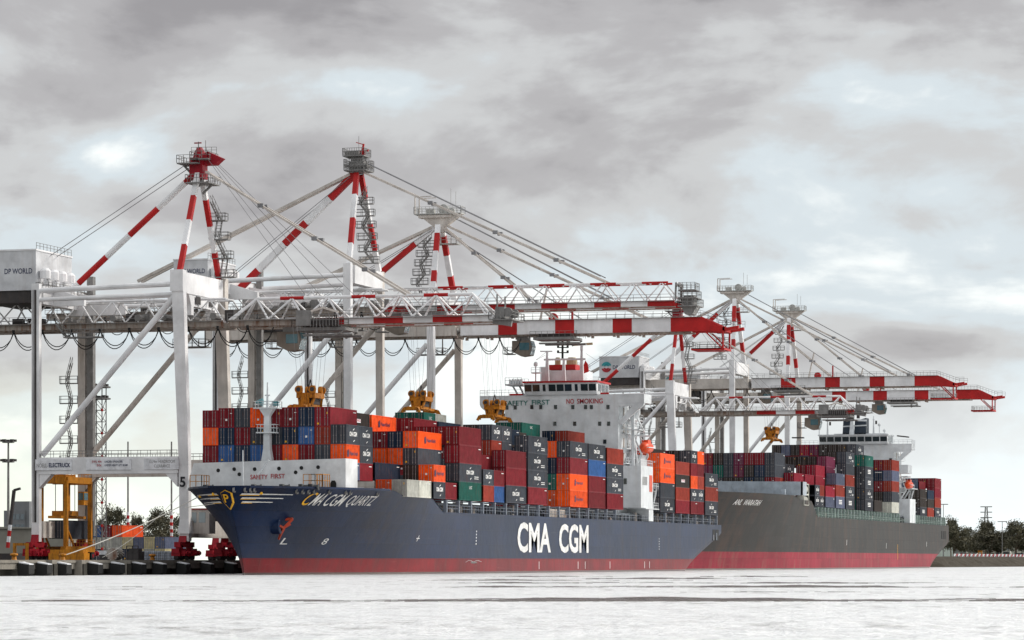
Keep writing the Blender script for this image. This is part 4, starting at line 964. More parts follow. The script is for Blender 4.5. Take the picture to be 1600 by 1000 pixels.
# bow deck fittings, railing, flag pole
m = MB(); 
for px, h in ((321, 1.2), (396, 1.0), (440, 1.2), (470, .9), (486, 1.0)):
    Y = pxY(px, 456); m.cbox((456, Y, 12.6), (.8, .5, .9)); m.lathe((455.6, Y - .9, 12.6), [(.5, -.4), (.35, -.3), (.35, .3), (.5, .4)], 10, 0, 'y')
m.build('mooring_winch', M_clut, s1)
m = MB(); Y = pxY(379.5, 450); m.bar((450, Y, 12.4), (450, Y, 17.8), .18, .18, 0, .1, .1); m.bar((452, Y - 1.5, 14.3), (452, Y - 3.2, 16.4), .25, .25); m.build('bow_mast', M_sw, s1)
m = MB()
for px in (303, 480, 492): 
    Y = pxY(px, 458); 
    MB().rail([(458, Y + .6, 12.5), (458, Y - 1.2, 12.5), (461, Y - 1.2, 12.5)], 2.0, 1, .09).build('railing', M_yel, s1)
m = MB(); 
P = [(X, 169 + sg * (H1.hb(X, 12.5) - .1), H1.top(X)) for sg, X in [(1, x) for x in range(470, 444, -3)] + [(-1, x) for x in range(446, 474, 3)]]
for a, b in zip(P, P[1:]): m.bar(a, b, .35, .3)
m.build('bulwark_cap', M_hull1, s1)
stanchions(s1, H1, 499, 694, 11.55, 6.7, M_post1, skip=((612, 640),))
m = MB(); m.box((560, 153.4, 9.65), (572, 154.2, 10.1)); m.box((560, 153.45, 10.2), (571, 154.1, 10.6)); m.box((560, 153.45, 10.7), (571, 154.1, 11.0)); m.build('stowed_gangway', M_rustw, s1)

# ---- superstructure generator
def house(parent, X0, X1, Yc, hw, zb, zt, wing, ztop, bY, labelcol, winrows, ship):
    m = MB(); m.box((X0, Yc - hw, zb), (X1, Yc + hw, zt)); m.box((X0 + .01, Yc - wing, zt - 1.7), (X0 + 6, Yc + wing, zt - .0)); 
    for s in (-1, 1):
        m.prism([(Yc + s * hw, zt - 1.7), (Yc + s * wing, zt - 1.7), (Yc + s * (wing - .2), zt - 2.2), (Yc + s * (hw + .6), zt - 5.8), (Yc + s * hw, zt - 5.8), (Yc + s * hw, zt - 5.0), (Yc + s * (hw + .5), zt - 4.8), (Yc + s * (wing - 2.4), zt - 2.3), (Yc + s * hw, zt - 2.3)][::(1 if s > 0 else -1)], 'x', X0 + .1, X0 + 1.0)
    for k in range(1, int((zt - zb) / 2.9)):
        z = zt - 1.7 - k * 2.9; m.box((X0 + 3, Yc - hw - .9, z), (X1 + 1.5, Yc + hw + .9, z + .15))
    so_ = m.build('superstructure', M_sw, parent)
    w = MB()
    for k in range(1, int((zt - zb) / 2.9)):
        z = zt - 1.7 - k * 2.9 + .15; w.rail([(X0 + 3, Yc - hw - .85, z), (X1 + 1.5, Yc - hw - .85, z)], 1.05, 1.5, .06)
        w.stairs((X0 + 5 + (k % 2) * 3, Yc - hw - .5, z), (X0 + 9 - (k % 2) * 3, Yc - hw - .5, z + 2.9), .7)
        for q in range(3): w.box((X0 + 4 + q * 3.2, Yc - hw - .04, z + .1), (X0 + 4.8 + q * 3.2, Yc - hw, z + 2.0), 1)
    for s in (-1, 1): w.rail([(X0 + .3, Yc + s * (bY + .5), zt), (X0 + .3, Yc + s * wing, zt), (X0 + 5.8, Yc + s * wing, zt)], 1.1, 1.4, .07)
    w.build('railing', [M_sw, M_rustw], so_)
    # bridge
    m = MB(); m.prism([(X0 - .5, zt + .02), (X0 - 1.0, ztop), (X0 + 9, ztop), (X0 + 9, zt + .02)][::-1], 'y', Yc - bY, Yc + bY); m.box((X0 - 1.2, Yc - bY - .3, ztop), (X0 + 9.3, Yc + bY + .3, ztop + .35), 1)
    b = m.build('bridge', [M_sw, labelcol], parent)
    n = 9; ww = 2 * bY / n
    for i in range(n):
        if ship == 1 and i in (2, 6): a_ = .35
        else: a_ = .86
        y = Yc + bY - ww * (i + .5); g = MB()
        xf_ = lambda z: X0 - .5 - .5 * (z - zt) / (ztop - zt) - .05
        y0, y1 = y - ww * a_ / 2, y + ww * a_ / 2; z0, z1 = zt + (ztop - zt) * .3, zt + (ztop - zt) * .86
        g.add([(xf_(z0), y1, z0), (xf_(z0), y0, z0), (xf_(z1), y0, z1), (xf_(z1), y1, z1)], [(0, 1, 2, 3)]); g.build('window', M_glass, b)
    for i in range(3):
        g = MB(); g.box((X0 + .6 + i * 2.8, Yc - bY - .06, zt + (ztop - zt) * .3), (X0 + 2.8 + i * 2.8, Yc - bY - .01, zt + (ztop - zt) * .86)); g.build('window', M_glass, b)
    if ship == 1:
        m = MB(); 
        for s0, s1_ in ((Yc + wing - 6, Yc + bY + .6), (Yc - bY - .6, Yc - wing + 7.0)): m.box((X0 - .05, min(s0, s1_), zt + .02), (X0 + .4, max(s0, s1_), zt + .35))
        m.build('trim', M_red, so_)
    return so_, b
ss1, br1 = house(s1, 625, 640, 168.7, 11.3, 9.7, 34.0, 16.4, 36.3, 7.2, M_red, None, 1)
X0 = 624.95
pl = []
for row, pxs in ((636, (831, 845, 868, 895, 915, 924, 950, 973, 987)), (662, (867, 898, 937, 951)), (690, (945,))):
    for px in pxs:
        Y = pxY(px, X0); z = CAMZ + (YH - row) / F * depth(X0, Y); 
        if abs(Y - 168.7) < 11.1: pl.append((X0, Y, z))
pl += [(X0, pxY(792, X0), 31.7), (X0, pxY(805, X0), 31.7)]
for px in (792, 805): pass
windows(ss1, pl, .6, .8)
m = MB()
Ya, Yb = pxY(788, X0), pxY(825, X0); text_on(m, 'SAFETY', face_mx(X0 - .04, Ya, 32.05), .95, Ya - Yb, .012)
Ya, Yb = pxY(831, X0), pxY(859, X0); text_on(m, 'FIRST', face_mx(X0 - .04, Ya, 32.15), .95, Ya - Yb, .012)
Ya, Yb = pxY(885, X0), pxY(897, X0); text_on(m, 'NO', face_mx(X0 - .04, Ya, 32.25), .95, Ya - Yb, .012, mi=1)
Ya, Yb = pxY(901.5, X0), pxY(942, X0); text_on(m, 'SMOKING', face_mx(X0 - .04, Ya, 32.25), .95, Ya - Yb, .012, mi=1)
m.build('lettering', [M_gtxt, M_rtxt], ss1)
# boat deck block on the starboard side
m = MB(); m.box((625.8, 153.1, 12.2), (635.5, 157.4, 20.3)); m.box((632.0, 153.05, 9.7), (635.6, 157.4, 12.2)); m.box((629, 152.9, 12.0), (640, 157.4, 12.2))
m.prism([(625.8, 12.2), (629.5, 12.2), (631.8, 15.4), (625.8, 16.2)], 'y', 157.38, 157.41)
m.build('boat_deck_block', M_sw, s1)
m = MB(); m.rail([(635.5, 153.1, 12.2), (640, 153.1, 12.2)], 1.1, 1, .07); m.rail([(626, 153.2, 20.3), (635.5, 153.2, 20.3)], 1.1, 1, .07); m.rail([(636, 153.1, 16), (640, 153.1, 16)], 1.1, 1, .07); m.stairs((636, 153.5, 12.2), (639, 153.5, 16), .7); m.build('railing', M_sw, s1)
windows(s1, [(625.74, 156.2, 17.3)], .6, 1.1)
m = MB(); 
for i in range(4): m.box((627.2 + i * 1.0, 153.04, 16.6), (627.6 + i * 1.0, 153.09, 18.2))
m.build('louvre', M_galv, s1)
m = MB(); m.box((632.6, 153.03, 15.4), (634.8, 153.09, 18.6)); m.build('life_raft_panel', M_orange, s1)
lifeboat(s1, (635.2, 154.3, 24.0), 6.6)
m = MB(); m.bar((628, 155.2, 20.3), (628, 155.2, 32.5), .5, .5); m.platform(626.5, 629.5, 153.6, 157, 27.3, 0, 1.1, 1); m.lathe((629, 155.0, 29.5), [(.6, 0), (1.0, .8), (1.0, 2.2), (.5, 2.6)], 12); m.bar((628, 155.2, 31), (634, 154.4, 27), .25, .25); m.bar((627, 154.0, 20), (631, 156.8, 33), .3, .3); m.cbox((636, 156, 21.5), (5, 2, 2.2)); m.build('provision_crane', M_sw, s1)
# monkey island: funnel, masts
def atf(px, py, X): Y = pxY(px, X); return (X, Y, CAMZ + (YH - py) / F * depth(X, Y))
m = MB(); a = atf(862, 598, 636); b = atf(914, 579, 636); m.box((634, b[1], 36.4), (642, a[1], b[2])); 
a = atf(862, 579, 637); b = atf(903, 575, 637); m.box((635, b[1], a[2]), (641, a[1], b[2] + .6), 1)
for p0, p1 in ((865, 874), (883, 900)):
    a = atf(p0, 578, 637); b = atf(p1, 558, 637); w = (a[1] - b[1]) / 2; m.lathe((638, (a[1] + b[1]) / 2, a[2]), [(w * 1.15, 0), (w, 1.2), (w, b[2] - a[2] - .5), (w * .7, b[2] - a[2])], 12, 2)
m.build('funnel', [M_sw, M_red, M_cream], s1)
m = MB(); a = atf(846, 597, 632); b = atf(853, 574, 632); m.box((632, b[1], a[2]), (634, a[1], b[2])); m.build('deck_locker', M_sw, s1)
m = MB()
for px, top in ((855, 549), (881, 560), (909, 541)):
    a = atf(px, 598, 630); b = atf(px, top, 630); m.bar(a, b, .8, .8, 0, .35, .35)
a = atf(850, 562, 630); b = atf(915, 561, 630); m.bar(a, b, .35, .35)
a = atf(844, 549, 630); b = atf(863, 549, 630); m.bar(a, b, .15, .25)
a = atf(894, 539, 630); b = atf(926, 537, 630); m.bar(a, b, .22, .45, 2); a = atf(909, 548, 630); b = atf(909, 539, 630); m.bar(a, b, .5, .5)
for a, b in (((837, 563), (852, 555)), ((915, 552), (935, 565)), ((855, 549), (838, 562))): m.bar(atf(*a, 630), atf(*b, 630), .06, .06)
m.bar(atf(879, 562, 631), atf(879, 527, 631), .35, .35, 1)
for py in (535, 543, 551): m.bar(atf(871, py, 631), atf(888, py, 631), .14, .2, 1); m.cbox(atf(872, py - 1.5, 631), (.4, .35, .5), 1); m.cbox(atf(887, py - 1.5, 631), (.4, .35, .5), 1)
m.build('radar_mast', [M_sw, M_black, M_cream], s1)
m = MB(); c = atf(837, 569, 628); m.lathe((c[0], c[1], c[2]), [(.1, -.5), (.4, -.3), (.42, .1), (.3, .4), (.05, .5)], 12); m.bar(c, atf(837, 598, 628), .2, .2); a = atf(831, 582, 628); m.box((627.5, a[1] - 1.7, a[2] - .2), (629, a[1], a[2])); m.rail([(627.5, a[1], a[2]), (627.5, a[1] - 1.7, a[2])], .9, .8, .06)
m.build('satellite_dome', M_sw, s1)
m = MB(); a = atf(789, 600, 626); b = atf(815, 600, 626); m.box((626, b[1], a[2] - .3), (631, a[1], a[2])); m.rail([(626, a[1], a[2]), (626, b[1], a[2])], 1.2, .8, .07); m.rail([(631, a[1], a[2]), (631, b[1], a[2])], 1.2, .8, .07); m.bar((628, a[1] - 1, a[2] - .3), (628, a[1] - 2.2, 34), .3, .3); m.bar((628, b[1], 34), (628, b[1] + 1, a[2] - .3), .3, .3)
for i in range(5): m.cbox((628, a[1] - .6 - i * .55, a[2] + .5), (1, .35, .9))
m.build('instrument_deck', M_sw, s1)
m = MB(); a = atf(913, 576, 634); m.prism([(a[1] + .3, a[2] - 1), (a[1] - .9, a[2] - .6), (a[1] - .7, a[2] + .9), (a[1] - .2, a[2] + 1.6), (a[1] + .3, a[2] + .3)], 'x', a[0], a[0] + .12); m.build('flag', M_red, s1)

# ---- far ship
s2 = thing('container_ship', 'dark weathered container ship with the name ANL WARATAH on its rusty bow', 'ship', (712, 169, 0))
H2 = Hull(712, 722, 1019, 169, 16, 17.4, 12.7, 4.1, 777, 806, fl=66., wl=118., xrun=40)
hull2 = H2.build(s2, [M_hull2, M_boot2, M_deck, M_wet_])
m = MB(); z = 15.1; xa = H2.px2X(1146, z); xb = H2.px2X(1158, z); text_on(m, 'ANL', H2.on(xa, z - .5, 1, .1), 1.25, xb - xa, .02, .25, 3); xa = H2.px2X(1161, z); xb = H2.px2X(1187, z); text_on(m, 'WARATAH', H2.on(xa, z - .5, 1, .1), 1.25, xb - xa, .02, .25, 3)
m.build('lettering', M_wtxt, hull2)
m = MB()
for X_, z in ((845, 6.0), (905, 5.4), (975, 6.2)): fn = H2.on(X_, z, 1, .05); m.add([fn(0, 0), fn(.4, 0), fn(.8, 1.4), fn(.4, 1.4)], [(0, 1, 2, 3)])
fn = H2.on(924, 2.4, 1, .05); m.add([fn(0, 0), fn(.45, 0), fn(.45, 4.2), fn(0, 4.2)], [(0, 1, 2, 3)], 1)
m.build('draught_mark', [M_wtxt, M_ytxt], hull2)
m = MB()
for a in (1004, 1007.5, 1011): m.box((a, 152.93, 8.6), (a + 2.4, 153.3, 11.0))
m.build('mooring_deck_opening', M_black, hull2)
m = MB(); XB = 776; Ya = 184.5; Yb = pxY(1254, XB); m.prism([(Ya, 17.4), (Yb, 17.4), (Yb, 20.6), (Ya, 21.0)], 'x', XB, XB + .4); m.box((XB, Yb, 17.4), (XB + 5, Yb + .4, 20.6)); m.bar((XB - .8, Yb + 15, 17.4), (XB, Yb + 17, 19.6), .2, .2); m.cbox((XB - 3, Yb + 4, 18.0), (1, 1, 1.6)); m.build('breakwater', M_grey, s2)
m = MB(); m.prism([(778, 17.2), (800, 12.9), (806, 12.9), (806, 15.4), (786, 16.6)], 'y', 153.9, 154.3); m.build('deck_house_side', M_post2, s2)
stanchions(s2, H2, 808, 1014, 15.2, 4.45, M_post2, skip=((930, 950),))
ss2, br2 = house(s2, 945, 958, 169, 11.5, 12.7, 35.2, 16.6, 37.6, 9.8, M_sw, None, 2)
windows(ss2, [(944.95, 158.4, 30.6)], .8, 1.0)
m = MB(); m.box((946, 153.1, 12.8), (956, 157.3, 19.6)); m.box((950, 153.1, 22.5), (960, 157.4, 22.7)); m.box((944, 153.3, 26.8), (951, 157.2, 29.2)); m.stairs((952, 154, 19.6), (957, 154, 22.5)); m.build('boat_deck_block', M_sw, s2)
lifeboat(s2, (951, 154.2, 23.6), 7)
m = MB(); m.box((955, 161.5, 37.6), (962, 176.5, 38.6), 1)
for p0, p1 in ((1317, 1329), (1335, 1354)):
    a = atf(p0, 680, 956); b = atf(p1, 658, 956); m.prism([(a[1], a[2] - 1), (b[1], a[2] - 1), (b[1], b[2] + (.9 if p0 == 1335 else 0)), (a[1] - .3, b[2])], 'x', 955, 960)
a = atf(1317, 666.5, 954.9); b = atf(1354, 664.5, 954.9); m.bar(a, b, .3, .35, 1)
m.build('funnel', [M_funnel, M_sw], s2)
m = MB(); m.bar(atf(1331, 680, 952), atf(1331, 648, 952), 1.3, 1.3, 0, .5, .5); m.bar(atf(1318, 656, 952), atf(1354, 657, 952), .4, .5)
c = atf(1328, 650, 952); m.lathe(c, [(.7, -1.4), (1.3, -.6), (1.3, .6), (.7, 1.3)], 12, 1); m.bar(atf(1308, 645, 952), atf(1326, 645, 952), .25, .4, 1); m.bar(atf(1318, 655, 952), atf(1318, 645, 952), .3, .3); m.cbox(atf(1341, 650, 952), (.8, .8, 1.4), 1); m.bar(atf(1332, 646, 952), atf(1332, 634, 952), .12, .12)
for px, t in ((1293, 652), (1365, 650)): m.bar(atf(px, 680, 950), atf(px, t, 950), .5, .5, 0, .2, .2); m.bar(atf(px - 2, t + 6, 950), atf(px + 2, t + 6, 950), .15, .15); m.cbox(atf(px + 4, t + 10, 950), (.4, .5, 1.0), 1)
for px, t in ((1280, 666), (1374, 664), (1382, 673)): m.bar(atf(px, 680, 948), atf(px, t, 948), .2, .2); m.lathe(atf(px, t, 948), [(.1, -.4), (.45, -.2), (.45, .2), (.1, .5)], 10)
m.build('radar_mast', [M_sw, M_dark], s2)
m = MB(); a = atf(1402, 681, 945); b = atf(1420, 683, 945); m.bar(a, b, 1.6, .35); a2 = atf(1238, 684, 945); b2 = atf(1256, 684, 945); m.bar(a2, b2, 1.6, .35)
m.build('wing_awning', M_dark, s2)
# small boat mooring lines etc handled later
# ------------------------------------------------------------------ containers
CM = {}
def cmat(k, col, rough=.6, dirt=.35, dcol=(0.14, .06, .04)): CM[k] = mat('container_' + k, col, rough, dirt, dcol, 1.1, rnd=.22, spec=.08, sat=.04)
cmat('maroon', (0.20, 0.014, 0.022)); cmat('rust_red', (0.29, 0.035, 0.020)); cmat('orange', (0.85, 0.085, 0.004), dirt=.15, dcol=(.5, .05, .01)); cmat('dark_grey', (0.052, 0.060, 0.074)); cmat('navy', (0.016, 0.032, 0.062))
cmat('blue', (0.035, 0.11, 0.30)); cmat('green', (0.012, 0.11, 0.085)); cmat('brown_black', (0.040, 0.034, 0.031)); cmat('pale_grey', (0.42, 0.42, 0.38), dcol=(.2, .15, .1)); cmat('crimson', (0.26, 0.012, 0.03)); cmat('white', (0.62, 0.62, 0.55), dcol=(.3, .25, .15)); cmat('purple', (0.16, 0.02, 0.06)); cmat('slate', (0.11, 0.13, 0.20)); cmat('cream', (0.60, 0.52, 0.30), dcol=(.3, .25, .15))
CODE = {'M': 'maroon', 'R': 'rust_red', 'O': 'orange', 'o': 'orange', 'G': 'dark_grey', 'g': 'dark_grey', 'B': 'blue', 'T': 'green', 't': 'green', 'K': 'brown_black', 'k': 'brown_black', 'W': 'pale_grey', 'N': 'navy', 'C': 'crimson', 'w': 'white', 'P': 'purple', 'S': 'slate', 'x': 'tank', 'c': 'cream'}
CW = 2.438
def cont_mesh(L_, H_):
    m = MB(); e = .12; w2 = CW / 2
    # local: x 0..L, y 0 (starboard, -Y side) .. CW, z 0..H
    for x in (0, L_ - e):
        for y in (0, CW - e): m.box((x, y, 0), (x + e, y + e, H_))
    for y in (0, CW - e):
        m.box((e, y, 0), (L_ - e, y + e, .14)); m.box((e, y, H_ - .12), (L_ - e, y + e, H_))
    for x in (0, L_ - e): m.box((x, e, 0), (x + e, CW - e, .14)); m.box((x, e, H_ - .12), (x + e, CW - e, H_))
    # corrugated sides
    n = int(L_ / .42); st = (L_ - 2 * e) / n
    for y, s in ((.03, 1), (CW - .03, -1)):
        pr = []
        for i in range(n):
            x = e + i * st; pr += [(x, y), (x + st * .3, y), (x + st * .5, y + s * .045), (x + st * .8, y + s * .045)]
        pr.append((L_ - e, y)); k = len(pr)
        vs = [(a, b, .14) for a, b in pr] + [(a, b, H_ - .12) for a, b in pr]
        m.add(vs, [((i, i + 1, k + i + 1, k + i) if s > 0 else (i + 1, i, k + i, k + i + 1)) for i in range(k - 1)])
    m.add([(e, e, H_ - .03), (L_ - e, e, H_ - .03), (L_ - e, CW - e, H_ - .03), (e, CW - e, H_ - .03)], [(0, 1, 2, 3)])
    m.add([(e, e, .03), (L_ - e, e, .03), (L_ - e, CW - e, .03), (e, CW - e, .03)], [(3, 2, 1, 0)])
    m.add([(L_ - .05, e, .1), (L_ - .05, CW - e, .1), (L_ - .05, CW - e, H_ - .1), (L_ - .05, e, H_ - .1)], [(0, 1, 2, 3)])
    return m
def door_mesh(H_):
    m = MB(); e = .12
    m.box((.03, e, .14), (.09, CW / 2 - .015, H_ - .12)); m.box((.03, CW / 2 + .015, .14), (.09, CW - e, H_ - .12))
    for y in (.42, .85, CW - .85, CW - .42):
        m.bar((.0, y, .1), (.0, y, H_ - .08), .05, .05, 1)
        for z in (.35, H_ * .45, H_ - .35): m.cbox((.0, y, z), (.06, .14, .08), 1)
    return m
def bake(m, name, mats):
    o = m.build(name, mats); me = o.data; bpy.data.objects.remove(o); return me
M_bar = mat('door_lock_bar', (0.30, 0.27, 0.27), .5, 0)
MESH = {}
for L_ in (12.19, 6.06):
    for H_ in (2.59, 2.896): MESH[(L_, H_)] = bake(cont_mesh(L_, H_), 'container_shell', [CM['maroon']])
for H_ in (2.59, 2.896): MESH[('d', H_)] = bake(door_mesh(H_), 'container_door', [CM['maroon'], M_bar])
def letter_mesh(kind, L_, H_):
    m = MB(); y = -.012; f = lambda x, z: (lambda a, b: (x + a, y, z + b))
    def arc(x, z, flip, w=1.0, h=.5):
        P = []
        for i in range(7): t = i / 6; P.append((x + w * t, z + (h * t ** 1.6 if not flip else h * t ** 2.2)))
        for i in range(6, -1, -1): t = i / 6; P.append((x + w * t, z + (h * t ** 1.6 if not flip else h * t ** 2.2) + .16 * math.sin(math.pi * min(1, t + .12))))
        for i in range(6): m.add([(P[i][0], y, P[i][1]), (P[i + 1][0], y, P[i + 1][1]), (P[12 - i][0], y, P[12 - i][1]), (P[13 - i][0], y, P[13 - i][1])], [(0, 1, 2, 3)])
    if kind == 'g':
        w = 4.1 if L_ > 8 else 3.4; x = (L_ - w) / 2 - (.3 if L_ > 8 else 0)
        text_on(m, 'CMA CGM', f(x, H_ * .42), .68, w, .045); arc(x + w * .45, H_ * .72, 0, 1.0, .38); arc(x + w * .50, H_ * .14, 0, .9, .36)
        if L_ > 8: 
            for k in range(2): m.box((x + w + .3, y, .55 + k * .3), (x + w + 2.6, y - .002, .66 + k * .3))
    elif kind == 'o':
        w = 4.4 if L_ > 8 else 3.5; x = (L_ - w) / 2 + (.6 if L_ > 8 else .4)
        text_on(m, 'Hapag-Lloyd', f(x, H_ * .34), .72, w, .02); m.box((x - 1.25, y, H_ * .30), (x - .95, y - .002, H_ * .66)); m.box((x - .75, y, H_ * .30), (x - .45, y - .002, H_ * .72)); m.box((x - .95, y, H_ * .42), (x - .75, y - .002, H_ * .54))
    elif kind == 'k':
        m.box((L_ * .40, y, H_ * .42), (L_ * .66, y - .004, H_ * .64), 1); text_on(m, 'CRONOS', (lambda a, b: (L_ * .415 + a, y - .012, H_ * .47 + b)), .42, L_ * .23, .02, mi=2)
    elif kind == 't':
        text_on(m, 'UASC', f(L_ * .44, H_ * .62), .5, 1.6, .0)
    elif kind == 'p':   # small code marks only
        m.box((L_ - 1.8, y, H_ - .5), (L_ - .5, y - .002, H_ - .38))
    elif kind == 'W':
        for k in range(3): m.box((L_ * .32, y, H_ * (.35 + .14 * k)), (L_ * .68, y - .002, H_ * (.43 + .14 * k)))
    return m
LM = {}
def lmesh(kind, L_, H_):
    if (kind, L_, H_) not in LM:
        mm = [M_wtxt, M_sign, M_rtxt] if kind != 'o' else [M_navytxt, M_navytxt, M_navytxt]
        LM[(kind, L_, H_)] = bake(letter_mesh(kind, L_, H_), 'lettering', mm)
    return LM[(kind, L_, H_)]
ORDW = ['lowest', 'second', 'third', 'fourth', 'fifth', 'sixth', 'seventh', 'eighth', 'ninth', 'tenth', 'eleventh', 'twelfth', 'thirteenth', 'fourteenth', 'fifteenth', 'sixteenth']
COLW = {'maroon': 'maroon', 'rust_red': 'rust red', 'orange': 'orange', 'dark_grey': 'dark grey', 'navy': 'navy', 'blue': 'blue', 'green': 'green', 'brown_black': 'brown black', 'pale_grey': 'pale grey', 'crimson': 'crimson', 'white': 'white', 'purple': 'purple', 'slate': 'slate blue', 'cream': 'cream'}
DOTM = bake(MB().cbox((-.03, 1.9, .45), (.01, .28, .26)).cbox((-.03, .5, 2.0), (.01, .12, .3)), 'placard', [M_ytxt])
DOTW = bake(MB().cbox((-.03, 1.2, 1.15), (.01, .3, .3)).cbox((-.03, .45, 2.1), (.01, .3, .1)), 'placard', [M_wtxt])
LINES = bake((lambda m: (m.box((-.02, .3, 2.25), (-.03, CW - .3, 2.42)), m)[1])(MB()), 'placard', [M_wtxt])
def container(x, y, z, L_, H_, code, label, group, door=True, mark=None, rnd=random):
    key = CODE[code]; short = L_ < 8
    me = MESH[(L_, H_)]
    o = bpy.data.objects.new('shipping_container', me); COL.objects.link(o); o.location = (x + rnd.uniform(-.06, .06), y + rnd.uniform(-.025, .025), z)
    o.material_slots[0].link = 'OBJECT'; o.material_slots[0].material = CM[key]
    tag(o, label, 'container', group)
    if door:
        d = bpy.data.objects.new('door', MESH[('d', H_)]); COL.objects.link(d); d.parent = o
        d.material_slots[0].link = 'OBJECT'; d.material_slots[0].material = CM[key]
        q = rnd.random()
        if q < .22: p = bpy.data.objects.new('placard', DOTM); COL.objects.link(p); p.parent = o
        elif q < .42: p = bpy.data.objects.new('placard', DOTW); COL.objects.link(p); p.parent = o
        if mark == 'lines': p = bpy.data.objects.new('placard', LINES); COL.objects.link(p); p.parent = o
    kind = code if code in 'gokt' else (mark if mark in ('W', 'g') else ('p' if rnd.random() < .5 else None))
    if kind: l = bpy.data.objects.new('lettering', lmesh(kind, L_, H_)); COL.objects.link(l); l.parent = o
    return o
def tank(x, y, z, label, group):
    r = thing('tank_container', label, 'tank container', (x, y, z), group); m = MB(); L_ = 6.06; H_ = 2.59
    for a in (0, L_ - .14):
        for b in (0, CW - .14): m.box((x + a, y + b, z), (x + a + .14, y + b + .14, z + H_))
        m.box((x + a, y, z), (x + a + .14, y + CW, z + .16)); m.box((x + a, y, z + H_ - .16), (x + a + .14, y + CW, z + H_))
        for (p, q) in (((0, .5), (.5, 0)), ((CW, .5), (CW - .5, 0)), ((0, H_ - .5), (.5, H_)), ((CW, H_ - .5), (CW - .5, H_))): m.bar((x + a + .07, y + p[0], z + p[1]), (x + a + .07, y + q[0], z + q[1]), .12, .12)
    for b in (0, CW - .12):
        for c in (0, H_ - .14): m.box((x, y + b, z + c), (x + L_, y + b + .12, z + c + .14))
    m.build('frame', CM['white'], r)
    m = MB(); m.lathe((x + L_ / 2, y + CW / 2, z + H_ / 2), [(.1, -2.9), (.7, -2.8), (1.12, -2.45), (1.12, 2.45), (.7, 2.8), (.1, 2.9)], 20, 0, 'x'); m.build('tank', CM['pale_grey'], r, smooth=40)
    return r

def load_ship(bays, Yst, shipname, fillcols, seed, zbase, stdrows=13, rowhint='row'):
    """bays: list of dict(X, z0, H, rows={r:[codes bottom->top]}, fill={r:n})"""
    rnd = random.Random(seed); H_ = None; allb = []
    for b in bays:
        st = {}
        for r_, n in b.get('fill', {}).items():
            st[r_] = [rnd.choice(fillcols) for _ in range(n)]
        for r_, lst in b['rows'].items(): st[r_] = lst
        allb.append(st)
    tops = []
    for b, st in zip(bays, allb):
        t = {}
        for r_, lst in st.items():
            z = b.get('z0', zbase); t[r_] = z + sum(hh(b, i, r_) for i in range(len(lst)))
        tops.append(t)
    nb = 0
    for bi, (b, st) in enumerate(zip(bays, allb)):
        for r_ in sorted(st):
            z = b.get('z0', zbase)
            for ti, code in enumerate(st[r_]):
                H_ = hh(b, ti, r_); zt_ = z + H_
                stbd = tops[bi].get(r_ - 1, 0) < zt_ - .5 
                fr = bi == 0 or b.get('gap') or tops[bi - 1].get(r_, 0) < zt_ - .5 or (tops[bi - 1].get(r_ + 0, 0) < zt_)
                top = ti == len(st[r_]) - 1
                if code != '-' and (stbd or fr or top):
                    y = Yst + r_ * 2.5; codes = list(code) if len(code) == 2 else [code]
                    for ci, c in enumerate(codes):
                        if c == '-': continue
                        x = b['X'] + (6.13 * ci if len(code) == 2 else 0); L_ = 6.06 if len(code) == 2 else 12.19
                        n_in = len(st[r_]); below = n_in - 1 - ti
                        tier = 'top' if top else ('bottom' if ti == 0 else ORDW[ti] + '-tier')
                        half = '' if len(code) == 1 else (' short' if ci == 0 else ' rear short')
                        rr = sorted(st).index(r_)
                        rw = 'outermost stack' if rr == 0 else ORDW[rr] + ' stack in'
                        if c == 'x': tank(x, y, z, f'white framed tank container, {tier}, outermost stack, {b["name"]}', f'containers stacked on the {shipname}'); continue
                        extra = {'g': ' lettered', 'o': ' lettered', 'k': ' red-badged', 't': ' lettered'}.get(c, '')
                        lab = f'{tier}{half} {COLW[CODE[c]]}{extra} container, {rw}, {b["name"]}'
                        container(x, y, z, L_, H_, c, lab, f'containers stacked on the {shipname}', door=(fr and ci == 0), mark=b.get('mark', {}).get((r_, ti)), rnd=rnd)
                z = zt_
def hh(b, ti, r_):
    h = b['H']
    if isinstance(h, dict): h = h.get(r_, h[None])
    return 2.896 if h[min(ti, len(h) - 1)] == 'H' else 2.59
fr = lambda a, b, n: {i: n for i in range(a, b)}
FC = ['M', 'M', 'M', 'G', 'N', 'K', 'G', 'R', 'O', 'B', 'T', 'g']
A_rows = {2: ['SM', 'og', 'gg'], 3: ['M', 'G', 'R', 'M'], 4: ['K', 'M', 'B', 'N'], 5: ['O', 'O', 'N', 'M'], 6: ['M', 'M', 'G', 'M'], 7: ['B', 'B', 'G', 'O'], 8: ['K', 'N', 'M', 'G'], 9: ['B', 'B', 'N', 'M'], 10: ['M', 'M', 'O', 'M']}
